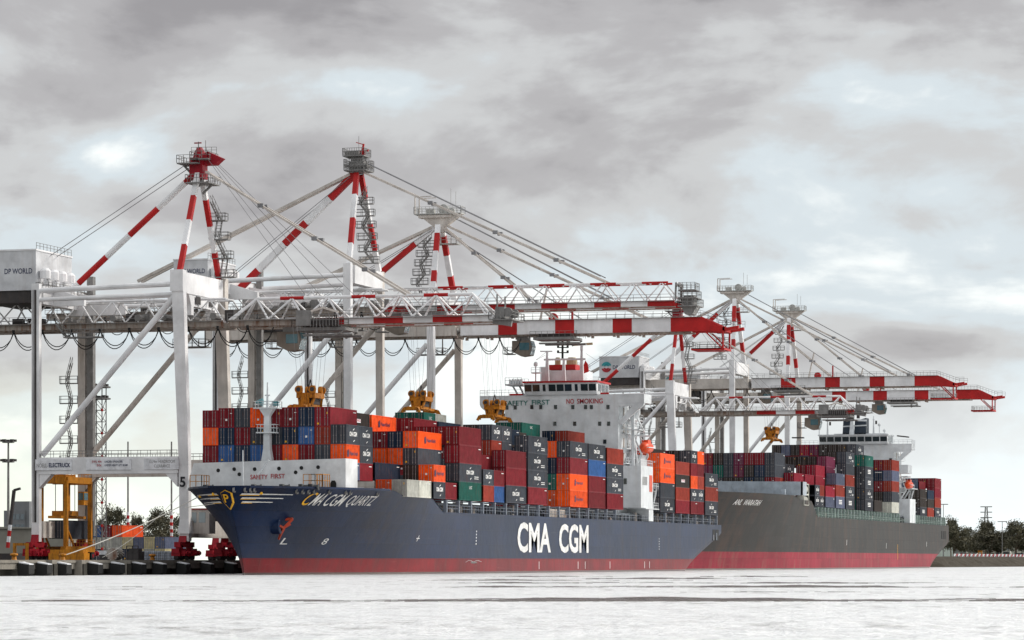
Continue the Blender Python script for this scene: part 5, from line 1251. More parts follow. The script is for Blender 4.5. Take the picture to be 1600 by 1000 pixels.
bays1 = [
 dict(X=465.2, z0=13.9, H={None: 'SSSH', 10: 'SSSS', 2: 'SSH'}, rows=A_rows, name='foremost bay, blue ship', mark={}),
 dict(X=478.6, z0=11.6, H='S', rows={0: ['Ww'], 1: ['O'], 2: ['N', 'N'], 3: ['K', 'K'], 4: ['K', 'G', 'G', 'K', 'k']}, fill=fr(5, 11, 5), name='second bay, blue ship'),
 dict(X=492.0, z0=11.6, H='S', rows={0: ['gM', 'o-'], 1: ['G', 'K', 'G', 'o'], 2: ['M', 'N', 'O', 'N'], 3: ['G', 'N', 'O', 'M'], 4: ['M', 'K', 'M', 'O', 'o']}, fill=fr(5, 12, 4), name='third bay, blue ship'),
 dict(X=505.6, z0=11.6, H={None: 'S', 0: 'H', 1: 'H', 2: 'H'}, rows={0: ['t', 'g', 'M', 'M'], 1: ['M', 'K', 'M', 'M'], 2: ['M', 'G', 'K', 'M'], 3: ['M', 'N', 'G', 'K', 'M'], 4: ['M', 'M', 'M', 'M', 'MM'], 5: ['M', 'M', 'K', 'N', 'M'], 6: ['M', 'M', 'K', 'N', 'oT'], 7: ['M', 'K', 'G', 'K', 'k']}, fill=fr(8, 13, 5), name='fourth bay, blue ship'),
 dict(X=518.9, z0=11.6, H={None: 'S', 4: 'H', 5: 'H'}, rows={0: ['RB', 'gM'], 1: ['M', 'K', 'M'], 2: ['M', 'T', 'R', 'M'], 3: ['M', 'N', 'M', 'G', 'N'], 4: ['M', 'G', 'M', 'K', 'tW'], 5: ['M', 'K', 'N', 'G', 'T']}, fill=fr(6, 13, 5), name='fifth bay, blue ship'),
 dict(X=532.2, z0=11.6, H={None: 'S', 0: 'H'}, rows={0: ['g', 'M', 'M'], 1: ['N', 'T', 'M', 'RG', 'gg'], 2: ['M', 'K', 'M', 'M', 'K'], 3: ['M', 'M', 'K', 'N', 'O']}, fill=fr(4, 13, 5), name='sixth bay, blue ship'),
 dict(X=545.6, z0=11.6, H={None: 'S', 0: 'H'}, rows={0: ['M', 'g', 'g', 'g'], 1: ['K', 'G', 'K', 'N'], 2: ['M', 'M', 'N', 'M', 'N'], 3: ['K', 'M', 'M', 'K', 'B']}, fill=fr(4, 13, 5), name='seventh bay, blue ship'),
 dict(X=559.0, z0=11.6, H='S', rows={2: ['M', 'K', 'N', 'G']}, fill=fr(3, 13, 5), name='eighth bay, blue ship'),
 dict(X=573.0, z0=11.6, H='H', gap=1, rows={0: ['o', 'o', 'M', 'g'], 1: ['O', 'T', 'N', 'O'], 2: ['O', 'M', 'N', 'K']}, fill=fr(3, 13, 4), name='ninth bay, blue ship'),
 dict(X=586.0, z0=11.6, H={None: 'H', 5: 'S', 6: 'S'}, rows={0: ['M', 'M', 'B', 'g'], 1: ['M', 'M', 'K', 'G'], 5: ['M', 'M', 'K', 'G', 'N', 't'], 6: ['M', 'M', 'K', 'G', 'N', 'T'], 7: ['M', 'K', 'M', 'N', 'G']}, fill={**fr(2, 5, 4), **fr(8, 13, 5)}, name='tenth bay, blue ship'),
 dict(X=599.5, z0=11.6, H={None: 'H', 0: 'HHSH'}, rows={0: ['M', 'g', 'g', 'R'], 1: ['M', 'K', 'M', 'M'], 2: ['M', 'K', 'N', 'G'], 3: ['M', 'K', 'M', 'M', 'R'], 4: ['M', 'M', 'K', 'G', 'N'], 5: ['M', 'M', 'K', 'G', 'N'], 12: ['M', 'M', 'K', 'G', 'B']}, fill=fr(6, 12, 5), name='eleventh bay, blue ship'),
 dict(X=641.7, z0=11.6, H={None: 'S', 0: 'H', 1: 'H'}, gap=1, rows={0: ['g', 'G', 'o', 'o'], 1: ['N', 'K', 'O', 'O'], 2: ['M', 'K', 'M', 'K', 'M'], 3: ['M', 'K', 'M', 'M', 'R'], 4: ['M', 'K', 'M', 'M', 'R']}, fill=fr(5, 13, 5), name='twelfth bay, blue ship'),
 dict(X=655.0, z0=11.6, H='S', rows={0: ['M', 'R', 'k', 'R'], 1: ['M', 'M', 'M', 'M'], 2: ['M', 'K', 'M', 'K', 'K'], 3: ['M', 'K', 'M', 'M', 'K']}, fill=fr(4, 13, 5), name='thirteenth bay, blue ship'),
 dict(X=668.4, z0=11.6, H='S', rows={0: ['MM', 'gg', 'OR', 'MM', 'gO'], 1: ['M', 'K', 'M', 'M', 'K'], 2: ['M', 'K', 'M', 'M', 'P']}, fill=fr(3, 13, 5), name='fourteenth bay, blue ship'),
 dict(X=681.8, z0=11.6, H='H', rows={0: ['g', 'R', 'g'], 1: ['M', 'K', 'N']}, fill=fr(2, 13, 3), name='sternmost bay, blue ship'),
]
load_ship(bays1, 153.05, 'blue ship', FC, 5, 11.6)
FD = ['K', 'K', 'G', 'N', 'S', 'M', 'P', 'K', 'G', 'C', 'N']
bays2 = [
 dict(X=779.0, z0=18.9, H='H', rows={2: ['MR', 'G', 'G'], 3: ['G', 'N', 'Mk'], 4: ['N', 'K', 'M'], 5: ['K', 'P', 'P'], 6: ['K', 'g', 'g'], 7: ['G', 'T', 'K'], 8: ['K', 'P', 'M'], 9: ['K', 'T', 'P'], 10: ['M', 'T', 'M'], 11: ['M', 'N', 'P']}, name='foremost bay, dark far ship'),
 dict(X=789.5, z0=15.3, H='S', rows={0: ['x-', 'x-'], 1: ['MM', 'K', 'C'], 2: ['MM', 'PM', 'N'], 3: ['K', 'N', 'S']}, fill=fr(4, 12, 4), name='second bay, dark far ship'),
 dict(X=803.3, z0=15.3, H='S', rows={0: ['gg', 'gR'], 1: ['K', 'K', 'C'], 2: ['K', 'N', 'C'], 3: ['K', 'K', 'N', 'g'], 4: ['N', 'K', 'K', 'S'], 5: ['N', 'K', 'K', 'N']}, fill=fr(6, 13, 4), name='third bay, dark far ship'),
 dict(X=817.2, z0=15.3, H='S', rows={0: ['S', 'C'], 1: ['S', 'M', 'C', 'C'], 2: ['K', 'N', 'C', 'M'], 3: ['K', 'K', 'K', 'S']}, fill=fr(4, 13, 4), name='fourth bay, dark far ship'),
 dict(X=831.2, z0=15.3, H={None: 'S', 0: 'H'}, rows={0: ['S', 'R', 'S'], 1: ['K', 'M', 'N', 'P', 'P'], 2: ['K', 'M', 'K', 'K', 'K'], 3: ['K', 'K', 'K', 'S', 'K']}, fill={**fr(4, 7, 5), **fr(7, 13, 4)}, name='fifth bay, dark far ship', mark={(0, 0): 'W'}),
 dict(X=845.2, z0=15.3, H={None: 'S', 0: 'H', 1: 'H'}, rows={0: ['G', 'g', 'R', 'G', 'g'], 1: ['K', 'K', 'K', 'K', 'K'], 2: ['K', 'G', 'K', 'K', 'G']}, fill={**fr(3, 8, 5), **fr(8, 13, 4)}, name='sixth bay, dark far ship', mark={(0, 0): 'W'}),
 dict(X=859.3, z0=15.3, H='S', rows={1: ['K', 'K', 'K', 'K', 'K']}, fill={**fr(2, 9, 5), **fr(9, 13, 4)}, name='seventh bay, dark far ship'),
 dict(X=873.3, z0=15.3, H='H', gap=1, rows={0: ['G', 'g', 'G', 'G', 't'], 1: ['T', 'K', 'K', 'K', 'T', 'g'], 2: ['K', 'K', 'K', 'K', 'K', 'K'], 3: ['K', 'K', 'K', 'K', 'P', 'K'], 4: ['K', 'K', 'K', 'K', 'K', 'K'], 5: ['K', 'K', 'K', 'K', 'C', 'P'], 6: ['K', 'K', 'K', 'K', 'S', 'C'], 7: ['K', 'K', 'K', 'K', 'M', 'K'], 8: ['K', 'K', 'K', 'K', 'M', 'S'], 9: ['K', 'K', 'K', 'K', 'S', 'K']}, fill={**fr(10, 11, 5), **fr(11, 13, 4)}, name='eighth bay, dark far ship', mark={(0, 0): 'W', (0, 2): 'W', (0, 3): 'W'}),
 dict(X=887.4, z0=15.3, H='H', rows={0: ['K'], 1: ['K', 'K', 'K', 'K', 'R'], 2: ['K', 'K', 'K', 'K', 'K', 'R'], 3: ['K', 'K', 'K', 'K', 'K', 'M']}, fill={**fr(4, 10, 6), **fr(10, 13, 4)}, name='ninth bay, dark far ship'),
 dict(X=915.4, z0=15.3, H='H', gap=1, rows={0: ['w', 'G', 'R', 'S', 'R'], 1: ['W', 'K', 'M', 'N', 'M'], 2: ['W', 'K', 'K', 'N', 'K'], 3: ['W', 'K', 'K', 'K', 'K'], 4: ['W', 'K', 'K', 'K', 'K']}, fill=fr(5, 13, 5), name='tenth bay, dark far ship', mark={(1, 3): 'lines', (2, 4): 'lines', (2, 3): 'lines', (3, 2): 'lines'}),
 dict(X=964.5, z0=15.0, H='S', gap=1, rows={0: ['G', 'K', 'K'], 1: ['K', 'K', 'K', 'N']}, fill=fr(2, 13, 4), name='eleventh bay, dark far ship', mark={(0, 0): 'W'}),
 dict(X=978.5, z0=15.0, H={None: 'S'}, rows={0: ['R', 'K', 'N'], 1: ['K', 'K', 'M', 'M']}, fill=fr(2, 13, 4), name='twelfth bay, dark far ship'),
 dict(X=992.3, z0=15.0, H={None: 'H'}, rows={0: ['G', 'R', 'C', 'M'], 1: ['K', 'C', 'C', 'M'], 2: ['K', 'K', 'P', 'S']}, fill=fr(3, 13, 4), name='sternmost bay, dark far ship', mark={(0, 0): 'g'}),
]
load_ship(bays2, 153.1, 'far ship', FD, 11, 15.3)
# spreaders
spreader(484.8, pxY(485, 484.8), 24.9, 38, 'yellow spreader hanging over the foremost maroon containers')
spreader(569, pxY(658, 569), 28.4, 46, 'yellow spreader hanging free in the sky gap left of the green containers')
spreader(612.5, pxY(773, 612.5), 28.8, 44.6, 'yellow spreader in front of the left bridge wing of the blue ship')
spreader(888, pxY(1206, 888), 34.3, 48, 'small far yellow spreader above the far ship foremost stacks')
# ------------------------------------------------------------------ quay furniture and yard (left)
r0 = None
for i in range(26):
    X = 470 - i * 7.2 + 22
    if X < 300: break
    r = thing('quay_fender', 'black rubber fender with lit top painted pale bolted to the quay edge', 'fender', (X, 186.2, .9), 'fenders along the quay edge') if False else None
def fender(X):
    r = thing('quay_fender', 'dark cone fender with lit top edge painted pale on the quay face', 'fender', (X, 186.2, 0), 'fenders along the quay edge')
    m = MB(); m.prism([(186.2, 1.7), (184.6, 1.5), (184.6, .3), (186.2, -.4)], 'x', X - .9, X + .9); m.build('fender_panel', M_black, r)
    m = MB(); m.prism([(184.6, 1.5), (186.15, 1.72), (186.15, 1.9), (184.6, 1.62)], 'x', X - .7, X + .7); m.build('lit_top', M_sign, r)  # pale strip stands in for light falling on the fender top
    return r
f0 = fender(436.5)
def dup(o, loc, label=None):
    c = o.copy(); COL.objects.link(c); c.location = loc
    if label: c['label'] = label
    for ch in o.children:
        d = ch.copy(); COL.objects.link(d); d.parent = c
        for g in ch.children: e = g.copy(); COL.objects.link(e); e.parent = d
    return c
for X in (419, 425.5, 444.5, 452.5, 460.5, 470, 480, 490, 413): dup(f0, (X, 186.2, 0))
def pile(X, label):
    m = MB(); m.box((X - .8, 185.4, -2), (X + .8, 186.5, 2.13)); m.box((X - .6, 185.2, -2), (X + .6, 185.4, 1.6), 1); o = m.build('quay_pier', [M_conc, M_lowconc]); tag(o, label, 'pier', 'concrete piers on the quay face')
pile(422.4, 'concrete pier on the quay face, leftmost, under the red bogies'); pile(432.5, 'concrete pier on the quay face beside the mooring rope end'); pile(448.5, 'concrete pier on the quay face under the pallet stacks')
m = MB(); m.box((413.0, 185.9, .95), (414.0, 186.15, 1.9)); m.box((413.1, 185.86, 1.0), (413.9, 185.9, 1.8)); tag(m.build('quay_sign', M_sign), 'small white and red notice on the quay face at far left', 'sign')

# straddle carrier with a grey container
def straddle(X0, Yc, z1=15.2, label='yellow straddle carrier carrying a grey container under the crane portal', L_=10.5, w=2.0):
    r = thing('straddle_carrier', label, 'straddle carrier', (X0, Yc, QZ), 'yellow straddle carriers on the quay'); z0 = QZ
    for sy in (-1, 1):
        y = Yc + sy * w
        m = MB()
        for x in (X0 + .5, X0 + L_ - .5): m.bar((x, y, z0 + 1.8), (x, y, z1 - .6), .6, .6)
        m.box((X0 - .6, y - .4, z0 + 1.3), (X0 + L_ + .6, y + .4, z0 + 2.2)); m.bar((X0 + .5, y, z1 - .5), (X0 + L_ - .5, y, z1 - .5), .7, 1.0)
        m.bar((X0 + .9, y, z0 + 5), (X0 + 3.6, y, z0 + 2.2), .25, .25); m.build('side_frame', M_yel, r)
        for k in range(4):
            m = MB(); x = X0 + .2 + k * (L_ - .4) / 3; m.tube((x, y - .38, z0 + .72), (x, y + .38, z0 + .72), .72, 0, 16); m.tube((x, y - .42, z0 + .72), (x, y + .42, z0 + .72), .3, 1, 10); m.build('wheel', [M_black, M_bogie], r)
    m = MB()
    for x in (X0 + .5, X0 + L_ - .5, X0 + L_ / 2): m.box((x - .4, Yc - w, z1 - 1.1), (x + .4, Yc + w, z1 - .1))
    m.box((X0 + 1, Yc - w + .3, z1 - .1), (X0 + 5, Yc + 1, z1 + .35)); m.rail([(X0, Yc - w, z1), (X0 + L_, Yc - w, z1), (X0 + L_, Yc + w, z1), (X0, Yc + w, z1), (X0, Yc - w, z1)], 1.0, 1.4, .06); m.cbox((X0 + .2, Yc + w, z1 - .9), (1.2, 1.2, 1.0), 1)
    m.build('top_frame', [M_yel, M_dark], r)
    m = MB(); m.box((X0 + 4, Yc - w - 1.5, z1 - 4.4), (X0 + 5.6, Yc - w - .5, z1 - 2.3)); cb = m.build('operator_cab', M_yel, r); m = MB(); m.box((X0 + 3.95, Yc - w - 1.4, z1 - 3.6), (X0 + 3.99, Yc - w - .6, z1 - 2.5)); m.box((X0 + 4.1, Yc - w - 1.55, z1 - 3.6), (X0 + 5.5, Yc - w - 1.5, z1 - 2.5)); m.build('window', M_tglass, cb)
    m = MB(); zc = z0 + 6.3; m.box((X0 + .8, Yc - 1.1, zc + .3), (X0 + L_ + .2, Yc + 1.1, zc + .7)); m.box((X0 + 3, Yc - 1.4, zc + .7), (X0 + 7, Yc + 1.4, zc + 1.5))
    for x in (X0 + 3.5, X0 + 6.5):
        for s in (-1, 1): m.tube((x, Yc + s * 1.0, zc + 1.4), (x, Yc + s * 1.0, z1 - .8), .06, 1, 5)
    m.bar((X0 + L_ / 2, Yc - .2, zc + 1), (X0 + L_ / 2, Yc - .2, z1 - .8), .8, .8)
    m.build('spreader', [M_yel, M_dark], r)
    m = MB(); m.rail([(X0 - .4, Yc - w - .6, z0 + 2.2), (X0 + L_, Yc - w - .6, z0 + 2.2)], 1.0, 1.2, .07); m.build('guard', M_yel, r)
    return r
st = straddle(486, 213.7, w=2.1)
straddle(470, 222.3, 8.6, 'low yellow straddle carrier at the left edge of the quay', 9, 1.8)
container(487.3, 213.7 - CW / 2, QZ + 3.4, 12.19, 2.896, 'G', 'grey container carried inside the yellow straddle carrier', 'containers in the yard', mark=None)
# yellow steel frame and concrete block near the left
m = MB(); a = W(24, 872, 505); 
m.box((a.x, a.y, QZ), (a.x + .4, a.y + .4, QZ + 2.2)); m.box((a.x, a.y - 2, QZ), (a.x + .4, a.y - 1.6, QZ + 2.2)); m.box((a.x, a.y - 2, QZ + 2.2), (a.x + .5, a.y + .4, QZ + 2.6)); tag(m.build('steel_trestle', M_yel), 'small yellow steel trestle between the left edge and the red bogies', 'trestle')
m = MB(); a = W(88, 874, 475); m.box((a.x, a.y - 4.2, QZ), (a.x + 2, a.y + 1.2, QZ + 1.0)); m.box((a.x + .1, a.y - 4.0, QZ + 1.0), (a.x + 1.9, a.y + 1.0, QZ + 1.5)); tag(m.build('kerb_block', M_yel), 'long yellow bumper block on the quay in front of the straddle carrier', 'block')
def bollard(px, label):
    X = pxX(px, 188.6); m = MB(); m.lathe((X, 188.6, QZ), [(.45, 0), (.35, .15), (.28, .5), (.55, .7), (.5, .9), (.1, .95)], 12); tag(m.build('bollard', M_yel, smooth=40), label, 'bollard', 'mooring bollards on the quay')
bollard(98, 'yellow mooring bollard holding the white rope end'); bollard(238, 'yellow mooring bollard in front of the pallet stacks'); bollard(22, 'yellow mooring bollard near the left picture edge')

# yard containers seen end-on behind the quay
def yardstack(px0, d, cols, z0, name, H_=2.6):
    a = W(px0, YH, d)
    for i, c in enumerate(cols):
        for t, code in enumerate(c):
            if code == '-': continue
            Yp = a.y - 2.55 * (i + 1); 
            container(a.x, Yp, z0 + t * H_, 12.19, 2.59, code, f'{COLW[CODE[code]]} yard container, {["ground", "second", "third"][t]} tier, {ORDW[i] if i else "first"} from left, {name}', 'containers stacked in the yard')
yardstack(124, 745, ['WSR', 'NwB', 'WwM', 'wWO', 'Nc-', 'cS-', 'Wc-', 'cS-'], QZ, 'behind the crane portal')
yardstack(138, 800, ['WWT', 'WGT'], QZ, 'beside the lattice mast base')
a = W(0, YH, 690)
m = MB(); m.box((a.x, a.y - 14, QZ), (a.x + 8, a.y + 60, 8.6)); m.prism([(a.y - 15, 8.6), (a.y + 60, 8.6), (a.y + 20, 9.6)], 'x', a.x - .5, a.x + 8); tag(m.build('warehouse', mat('warehouse_wall', (.30, .29, .25), .8, .3, (.2, .17, .14), .1)), 'low grey warehouse behind the left crane leg', 'warehouse')
# terminal office behind
M_offw = mat('office_window', (.16, .20, .23), .2, 0, spec=.8)
a = W(6, YH, 880); r = thing('office_building', 'grey multi storey building with blue window bands at far left', 'building', (a.x, a.y, QZ))
m = MB(); m.box((a.x, a.y - 6, QZ), (a.x + 4, a.y - .0, 15.2)); m.box((a.x + .5, a.y - 7, QZ), (a.x + 5, a.y - 2.5, 17.6)); m.build('wall', mat('office_wall', (.24, .25, .26), .7, .3, (.15, .14, .13), .1), r)
for k in range(3):
    for j in range(4): m = MB(); m.box((a.x - .1, a.y - 1.9 - j * 1.3, 7.4 + k * 2.7), (a.x + .05, a.y - .9 - j * 1.3, 8.9 + k * 2.7)); m.build('window', M_offw, r)
# mobile crane jib
a = W(12, 856, 600); b = W(22, 766, 600); m = MB(); m.segs(a, b, .5, [1, 0, 1, 0, 2, 2, 2, 2, 2, 2], h=.5); m.bar(b, b + Vector((0, -1.2, .3)), .5, .4, 2); m.box((a.x - 2, a.y - 2, QZ), (a.x + 5, a.y + 1.5, a.z - 1), 2); tag(m.build('mobile_crane', [M_sign, M_red, M_dark]), 'mobile crane jib banded red and white at the left edge', 'mobile crane')
# lamp masts
def mast(px, pt, d, label, heads=2, lattice=False):
    b = W(px, YH, d); b.z = QZ; t = W(px, pt, d); r = thing('light_mast', label, 'light mast', tuple(b), 'floodlight masts'); m = MB()
    if lattice:
        w = 1.0
        for (i, j) in ((-w, -w), (w, -w), (w, w), (-w, w)): m.bar((b.x + i, b.y + j, b.z), (b.x + i, b.y + j, t.z), .16, .16)
        n = int((t.z - b.z) / 2.2)
        for k in range(n):
            z = b.z + k * 2.2
            for (p, q) in (((-w, -w), (w, -w)), ((w, -w), (w, w)), ((-w, w), (w, w)), ((-w, -w), (-w, w))):
                m.bar((b.x + p[0], b.y + p[1], z), (b.x + q[0], b.y + q[1], z + 2.2), .09, .09); m.bar((b.x + p[0], b.y + p[1], z), (b.x + q[0], b.y + q[1], z), .09, .09)
            m.cbox((b.x - w, b.y + (-w if k % 2 else w), z), (.4, .35, .5), 1)
    else: m.bar(b, t, .55, .55, 0, .28, .28)
    m.build('pole', [M_galv, M_red] if lattice else [M_galv], r)
    m = MB()
    for k in range(heads):
        z = t.z - k * 4.2 if not lattice else t.z - k * 2.2; m.tube((b.x, b.y, z), (b.x, b.y, z + .25), 1.3 if not lattice else 2.2, 0, 14)
        for q in range(5): A = q * 1.257 + .4; m.cbox((b.x + math.cos(A) * 1.4, b.y + math.sin(A) * 1.4, z + .5), (.7, .7, .5), 1)
    m.build('lamp_head', [M_galv, M_dark], r)
mast(13, 692, 720, 'slim floodlight mast with two lamp rings at far left'); mast(155, 606, 640, 'lattice floodlight mast behind the nearest crane', 2, True)
for px, pt, lb in ((200, 736, 'left'), (268, 738, 'right')):
    b = W(px, YH, 760); b.z = QZ; t = W(px, 690, 760); r = thing('light_pole', f'tall slim pole with red white banded foot, {lb} one under the crane portal', 'pole', tuple(b), 'banded poles in the yard'); m = MB(); m.bar(b, t, .36, .36, 0, .26, .26); m.build('pole', M_galv, r); m = MB(); m.segs(b, b + Vector((0, 0, 11)), .5, [1, 0] * 7, h=.5); m.build('banded_foot', [M_sign, M_red], r)
# pallets of white bags / pipes stacks
rndp = random.Random(9)
M_wrap = mat('wrapped_goods', (.42, .47, .55), .45, .3, (.15, .15, .2), 1.2)
for i, px in enumerate((212, 221, 230, 239, 248, 257, 266)):
    a = W(px, 871, 560); m = MB(); m.box((a.x, a.y - 1.0, QZ), (a.x + 2, a.y, QZ + 1.55)); 
    for k in range(3): m.box((a.x - .03, a.y - .98 + k * .32, QZ + .05), (a.x - .01, a.y - .93 + k * .32, QZ + 1.5), 1); m.box((a.x - .03, a.y - .98, QZ + .3 + k * .45), (a.x - .01, a.y - .02, QZ + .34 + k * .45), 1)
    tag(m.build('pallet_stack', [M_wrap, M_dark]), f'blue-white wrapped goods stack, {ORDW[i] if i else "first"} from left beside the red bogies', 'pallet stack', 'wrapped goods stacks')
a = W(152, 864, 585); m = MB(); m.box((a.x, a.y - 3.0, QZ + 1.0), (a.x + 3, a.y, QZ + 1.7)); m.box((a.x, a.y - 2.6, QZ), (a.x + 3, a.y - .4, QZ + 1.0), 1); tag(m.build('pallet_stack', [M_sign, M_dark]), 'white slab load on the quay beside the rope coil', 'load')
a = W(168, 870, 500); m = MB(); m.lathe((a.x, a.y - 1.2, QZ + .9), [(.9, -1.1), (.9, 1.1)], 16, 0, 'x')
for k in range(14): A = k * .45; m.tube((a.x - 1.1, a.y - 1.2 + math.cos(A) * 1.0, QZ + .95 + math.sin(A) * .9), (a.x + .8, a.y - 1.2 + math.cos(A + .8) * 1.1, QZ + .95 + math.sin(A + .8) * .9), .08, 1, 5)
tag(m.build('rope_coil', [M_rustw, M_wrope]), 'coiled rope heap on the quay left of the dark generator', 'rope coil')
a = W(198, 872, 495); m = MB(); m.box((a.x, a.y - 1.8, QZ), (a.x + 2.4, a.y, QZ + 1.3)); m.box((a.x + .2, a.y - 1.6, QZ + 1.3), (a.x + 2, a.y - .2, QZ + 1.75)); m.rail([(a.x, a.y, QZ), (a.x, a.y - 1.8, QZ)], 2.1, .9, .12); tag(m.build('generator', M_dark), 'dark generator unit on the quay beside the rope coil', 'generator')
# checker cabin behind the bow
r = thing('control_cabin', 'grey cabin with two windows under the overhanging blue bow', 'cabin', (500, 190, QZ)); X = 483.9; m = MB(); Ya = pxY(296, X); Yb = pxY(327, X)
m.box((X, Yb, 6.2), (X + 2.6, Ya, 9.9)); m.box((X - .2, Yb - .2, 9.9), (X + 2.8, Ya + .2, 10.1), 1); m.build('cabin_body', [M_beige, M_bogie], r)
for p0, p1 in ((300, 307), (311, 321)): m = MB(); m.box((X - .06, pxY(p1, X), 7.9), (X - .01, pxY(p0, X), 9.5)); m.build('window', mat('pale_window', (.35, .42, .45), .2, 0, spec=.8), r)
# mooring ropes
def rope(pts, label, r_=.055, sag=.5):
    p, q = Vector(pts[0]), Vector(pts[1]); m = MB(); P = [p.lerp(q, t / 12) - Vector((0, 0, sag * 4 * (t / 12) * (1 - t / 12))) for t in range(13)]; m.path(P, r_, 0, 5); tag(m.build('mooring_rope', M_wrope), label, 'rope', 'mooring ropes')
xb = pxX(98, 188.6); rope(((453, 169 + H1.hb(453, 11.3) + .2, 11.3), (xb, 188.6, QZ + .6)), 'white mooring rope from the bow down to the yellow bollard at left', .07)
rope(((455, 163.5, 11.8), (446.6, 176.0, 9.6)), 'pale rope running from a bow fairlead across the bow stripes', .05, .1)
rope(((456, 180.5, 11.6), (pxX(160, 188.6), 188.6, QZ + .4)), 'thin mooring rope from the bow to the quay by the rope coil', .04, .8)
m = MB(); 
for xg, sg, zg_ in ((453, 1, 11.3), (448.0, -1, 11.6), (446.6, 1, 11.5)): MB().lathe((xg, 169 + sg * (H1.hb(xg, zg_) + .05), zg_), [(.1, -.2), (.22, -.12), (.22, .15), (.1, .2)], 10, 0, 'x').build('rope_guard', M_ytxt, s1)
# gull
c = W(740, 879, 262); r = thing('seagull', 'white seagull gliding low over the water before the red hull band', 'bird', tuple(c)); m = MB()
Rv = Vector((ST, -CT, 0)); Fv = Vector((CT, ST, 0)); U = Vector((0, 0, 1))
def lp(a, b, cc): return c + Rv * a + Fv * b + U * cc
m2 = [(0.03, -.22), (.07, -.15), (.08, 0), (.05, .15), (.01, .27)]
ring = []
for rr, t in m2:
    for i in range(8): A = i * math.pi / 4; ring.append(lp(t, math.cos(A) * rr, math.sin(A) * rr))
m.add(ring, [(j * 8 + i, j * 8 + (i + 1) % 8, (j + 1) * 8 + (i + 1) % 8, (j + 1) * 8 + i) for j in range(4) for i in range(8)])
w_ = [(-.62, -.12, .02), (-.38, -.02, .17), (-.18, 0, .14), (0, 0, .03), (.16, 0, .13), (.36, -.02, .15), (.62, -.12, .06)]
for a, b in zip(w_, w_[1:]):
    ch = lambda p: .05 + .16 * (1 - abs(p[0]) / .66)
    m.add([lp(a[0], a[1] - ch(a), a[2] + .012), lp(b[0], b[1] - ch(b), b[2] + .012), lp(b[0], b[1] + ch(b), b[2] + .02), lp(a[0], a[1] + ch(a), a[2] + .02), lp(a[0], a[1] - ch(a), a[2] - .012), lp(b[0], b[1] - ch(b), b[2] - .012), lp(b[0], b[1] + ch(b), b[2] - .012), lp(a[0], a[1] + ch(a), a[2] - .012)], [(0, 1, 2, 3), (7, 6, 5, 4), (0, 4, 5, 1), (2, 6, 7, 3)])
m.build('seagull_body', mat('gull_white', (.8, .8, .8), .7, 0), r, smooth=60)

# ------------------------------------------------------------------ trees
M_leaf = [mat('leaf_dark', (0.085, 0.082, 0.052), .7, 0, scale=.8, rnd=.15), mat('leaf_olive', (0.16, 0.145, 0.09), .7, 0, scale=.8, rnd=.15)]
M_bark = mat('bark', (0.16, 0.12, 0.09), .9, .3)
def tree_meshes(h, w, seed, clumps=26, per=60, leaf=.5, base=.35, flat=.7):
    rnd = random.Random(seed); m = MB(); crown = MB()
    m.tube((0, 0, 0), (0, .2, h * base), w * .045, 0, 8, w * .03); ends = []
    for i in range(7):
        A = i * .9 + rnd.uniform(-.3, .3); rr = w * rnd.uniform(.2, .42); z = h * rnd.uniform(base + .15, .85)
        m.tube((0, .2, h * base * rnd.uniform(.8, 1)), (math.cos(A) * rr, math.sin(A) * rr, z), w * .022, 0, 6, w * .006)
    for i in range(clumps):
        A = rnd.uniform(0, 6.28); z = rnd.uniform(base + .08, .95); env = math.sin(math.pi * min(1, max(.05, (z - base + .1) / (1.12 - base)))) ** .6
        rr = w * .5 * env * rnd.uniform(.25, 1); c = Vector((math.cos(A) * rr, math.sin(A) * rr, z * h)); cr = w * rnd.uniform(.09, .18)
        mi = 0 if rnd.random() < .6 else 1
        for k in range(per):
            d = Vector((rnd.gauss(0, 1), rnd.gauss(0, 1), rnd.gauss(0, flat))); p = c + d * cr * .55
            a = Vector((rnd.uniform(-1, 1), rnd.uniform(-1, 1), rnd.uniform(-1, 1))).normalized(); b = a.cross(Vector((rnd.uniform(-1, 1), rnd.uniform(-1, 1), rnd.uniform(-1, 1)))).normalized(); s = leaf * rnd.uniform(.6, 1.3)
            crown.add([p - a * s / 2, p + b * s * .3, p + a * s / 2, p - b * s * .3], [(0, 1, 2, 3)], mi)
    return bake(m, 'trunk', M_bark), bake(crown, 'crown', M_leaf)
TV = [tree_meshes(12, 10, s, 46, 80, .6, b_) for s, b_ in ((1, .3), (2, .25), (3, .4))]
def tree(px, top, d, wpx, v, label, grp, zg=QZ):
    b = W(px, YH, d); b.z = zg; t = W(px, top, d); H_ = (t.z - zg) * 1.04; wd = wpx * 1.25 / F * d
    r = thing('tree', label, 'tree', tuple(b), grp); r.scale = (wd / 10, wd / 10, H_ / 12)
    for nm, me in zip(('trunk', 'crown'), TV[v]): o = bpy.data.objects.new(nm, me); COL.objects.link(o); o.parent = r
for i, (px, top, d, w, v) in enumerate(((177, 796, 930, 34, 2), (250, 796, 900, 42, 0), (245, 811, 850, 46, 1), (281, 806, 960, 26, 1), (160, 812, 990, 24, 0), (213, 808, 980, 22, 2))):
    tree(px, top, d, w, v, f'{["open-crowned gum", "round dark", "broad low", "small", "half-hidden", "thin"][i]} tree beyond the yard containers', 'trees beyond the yard')
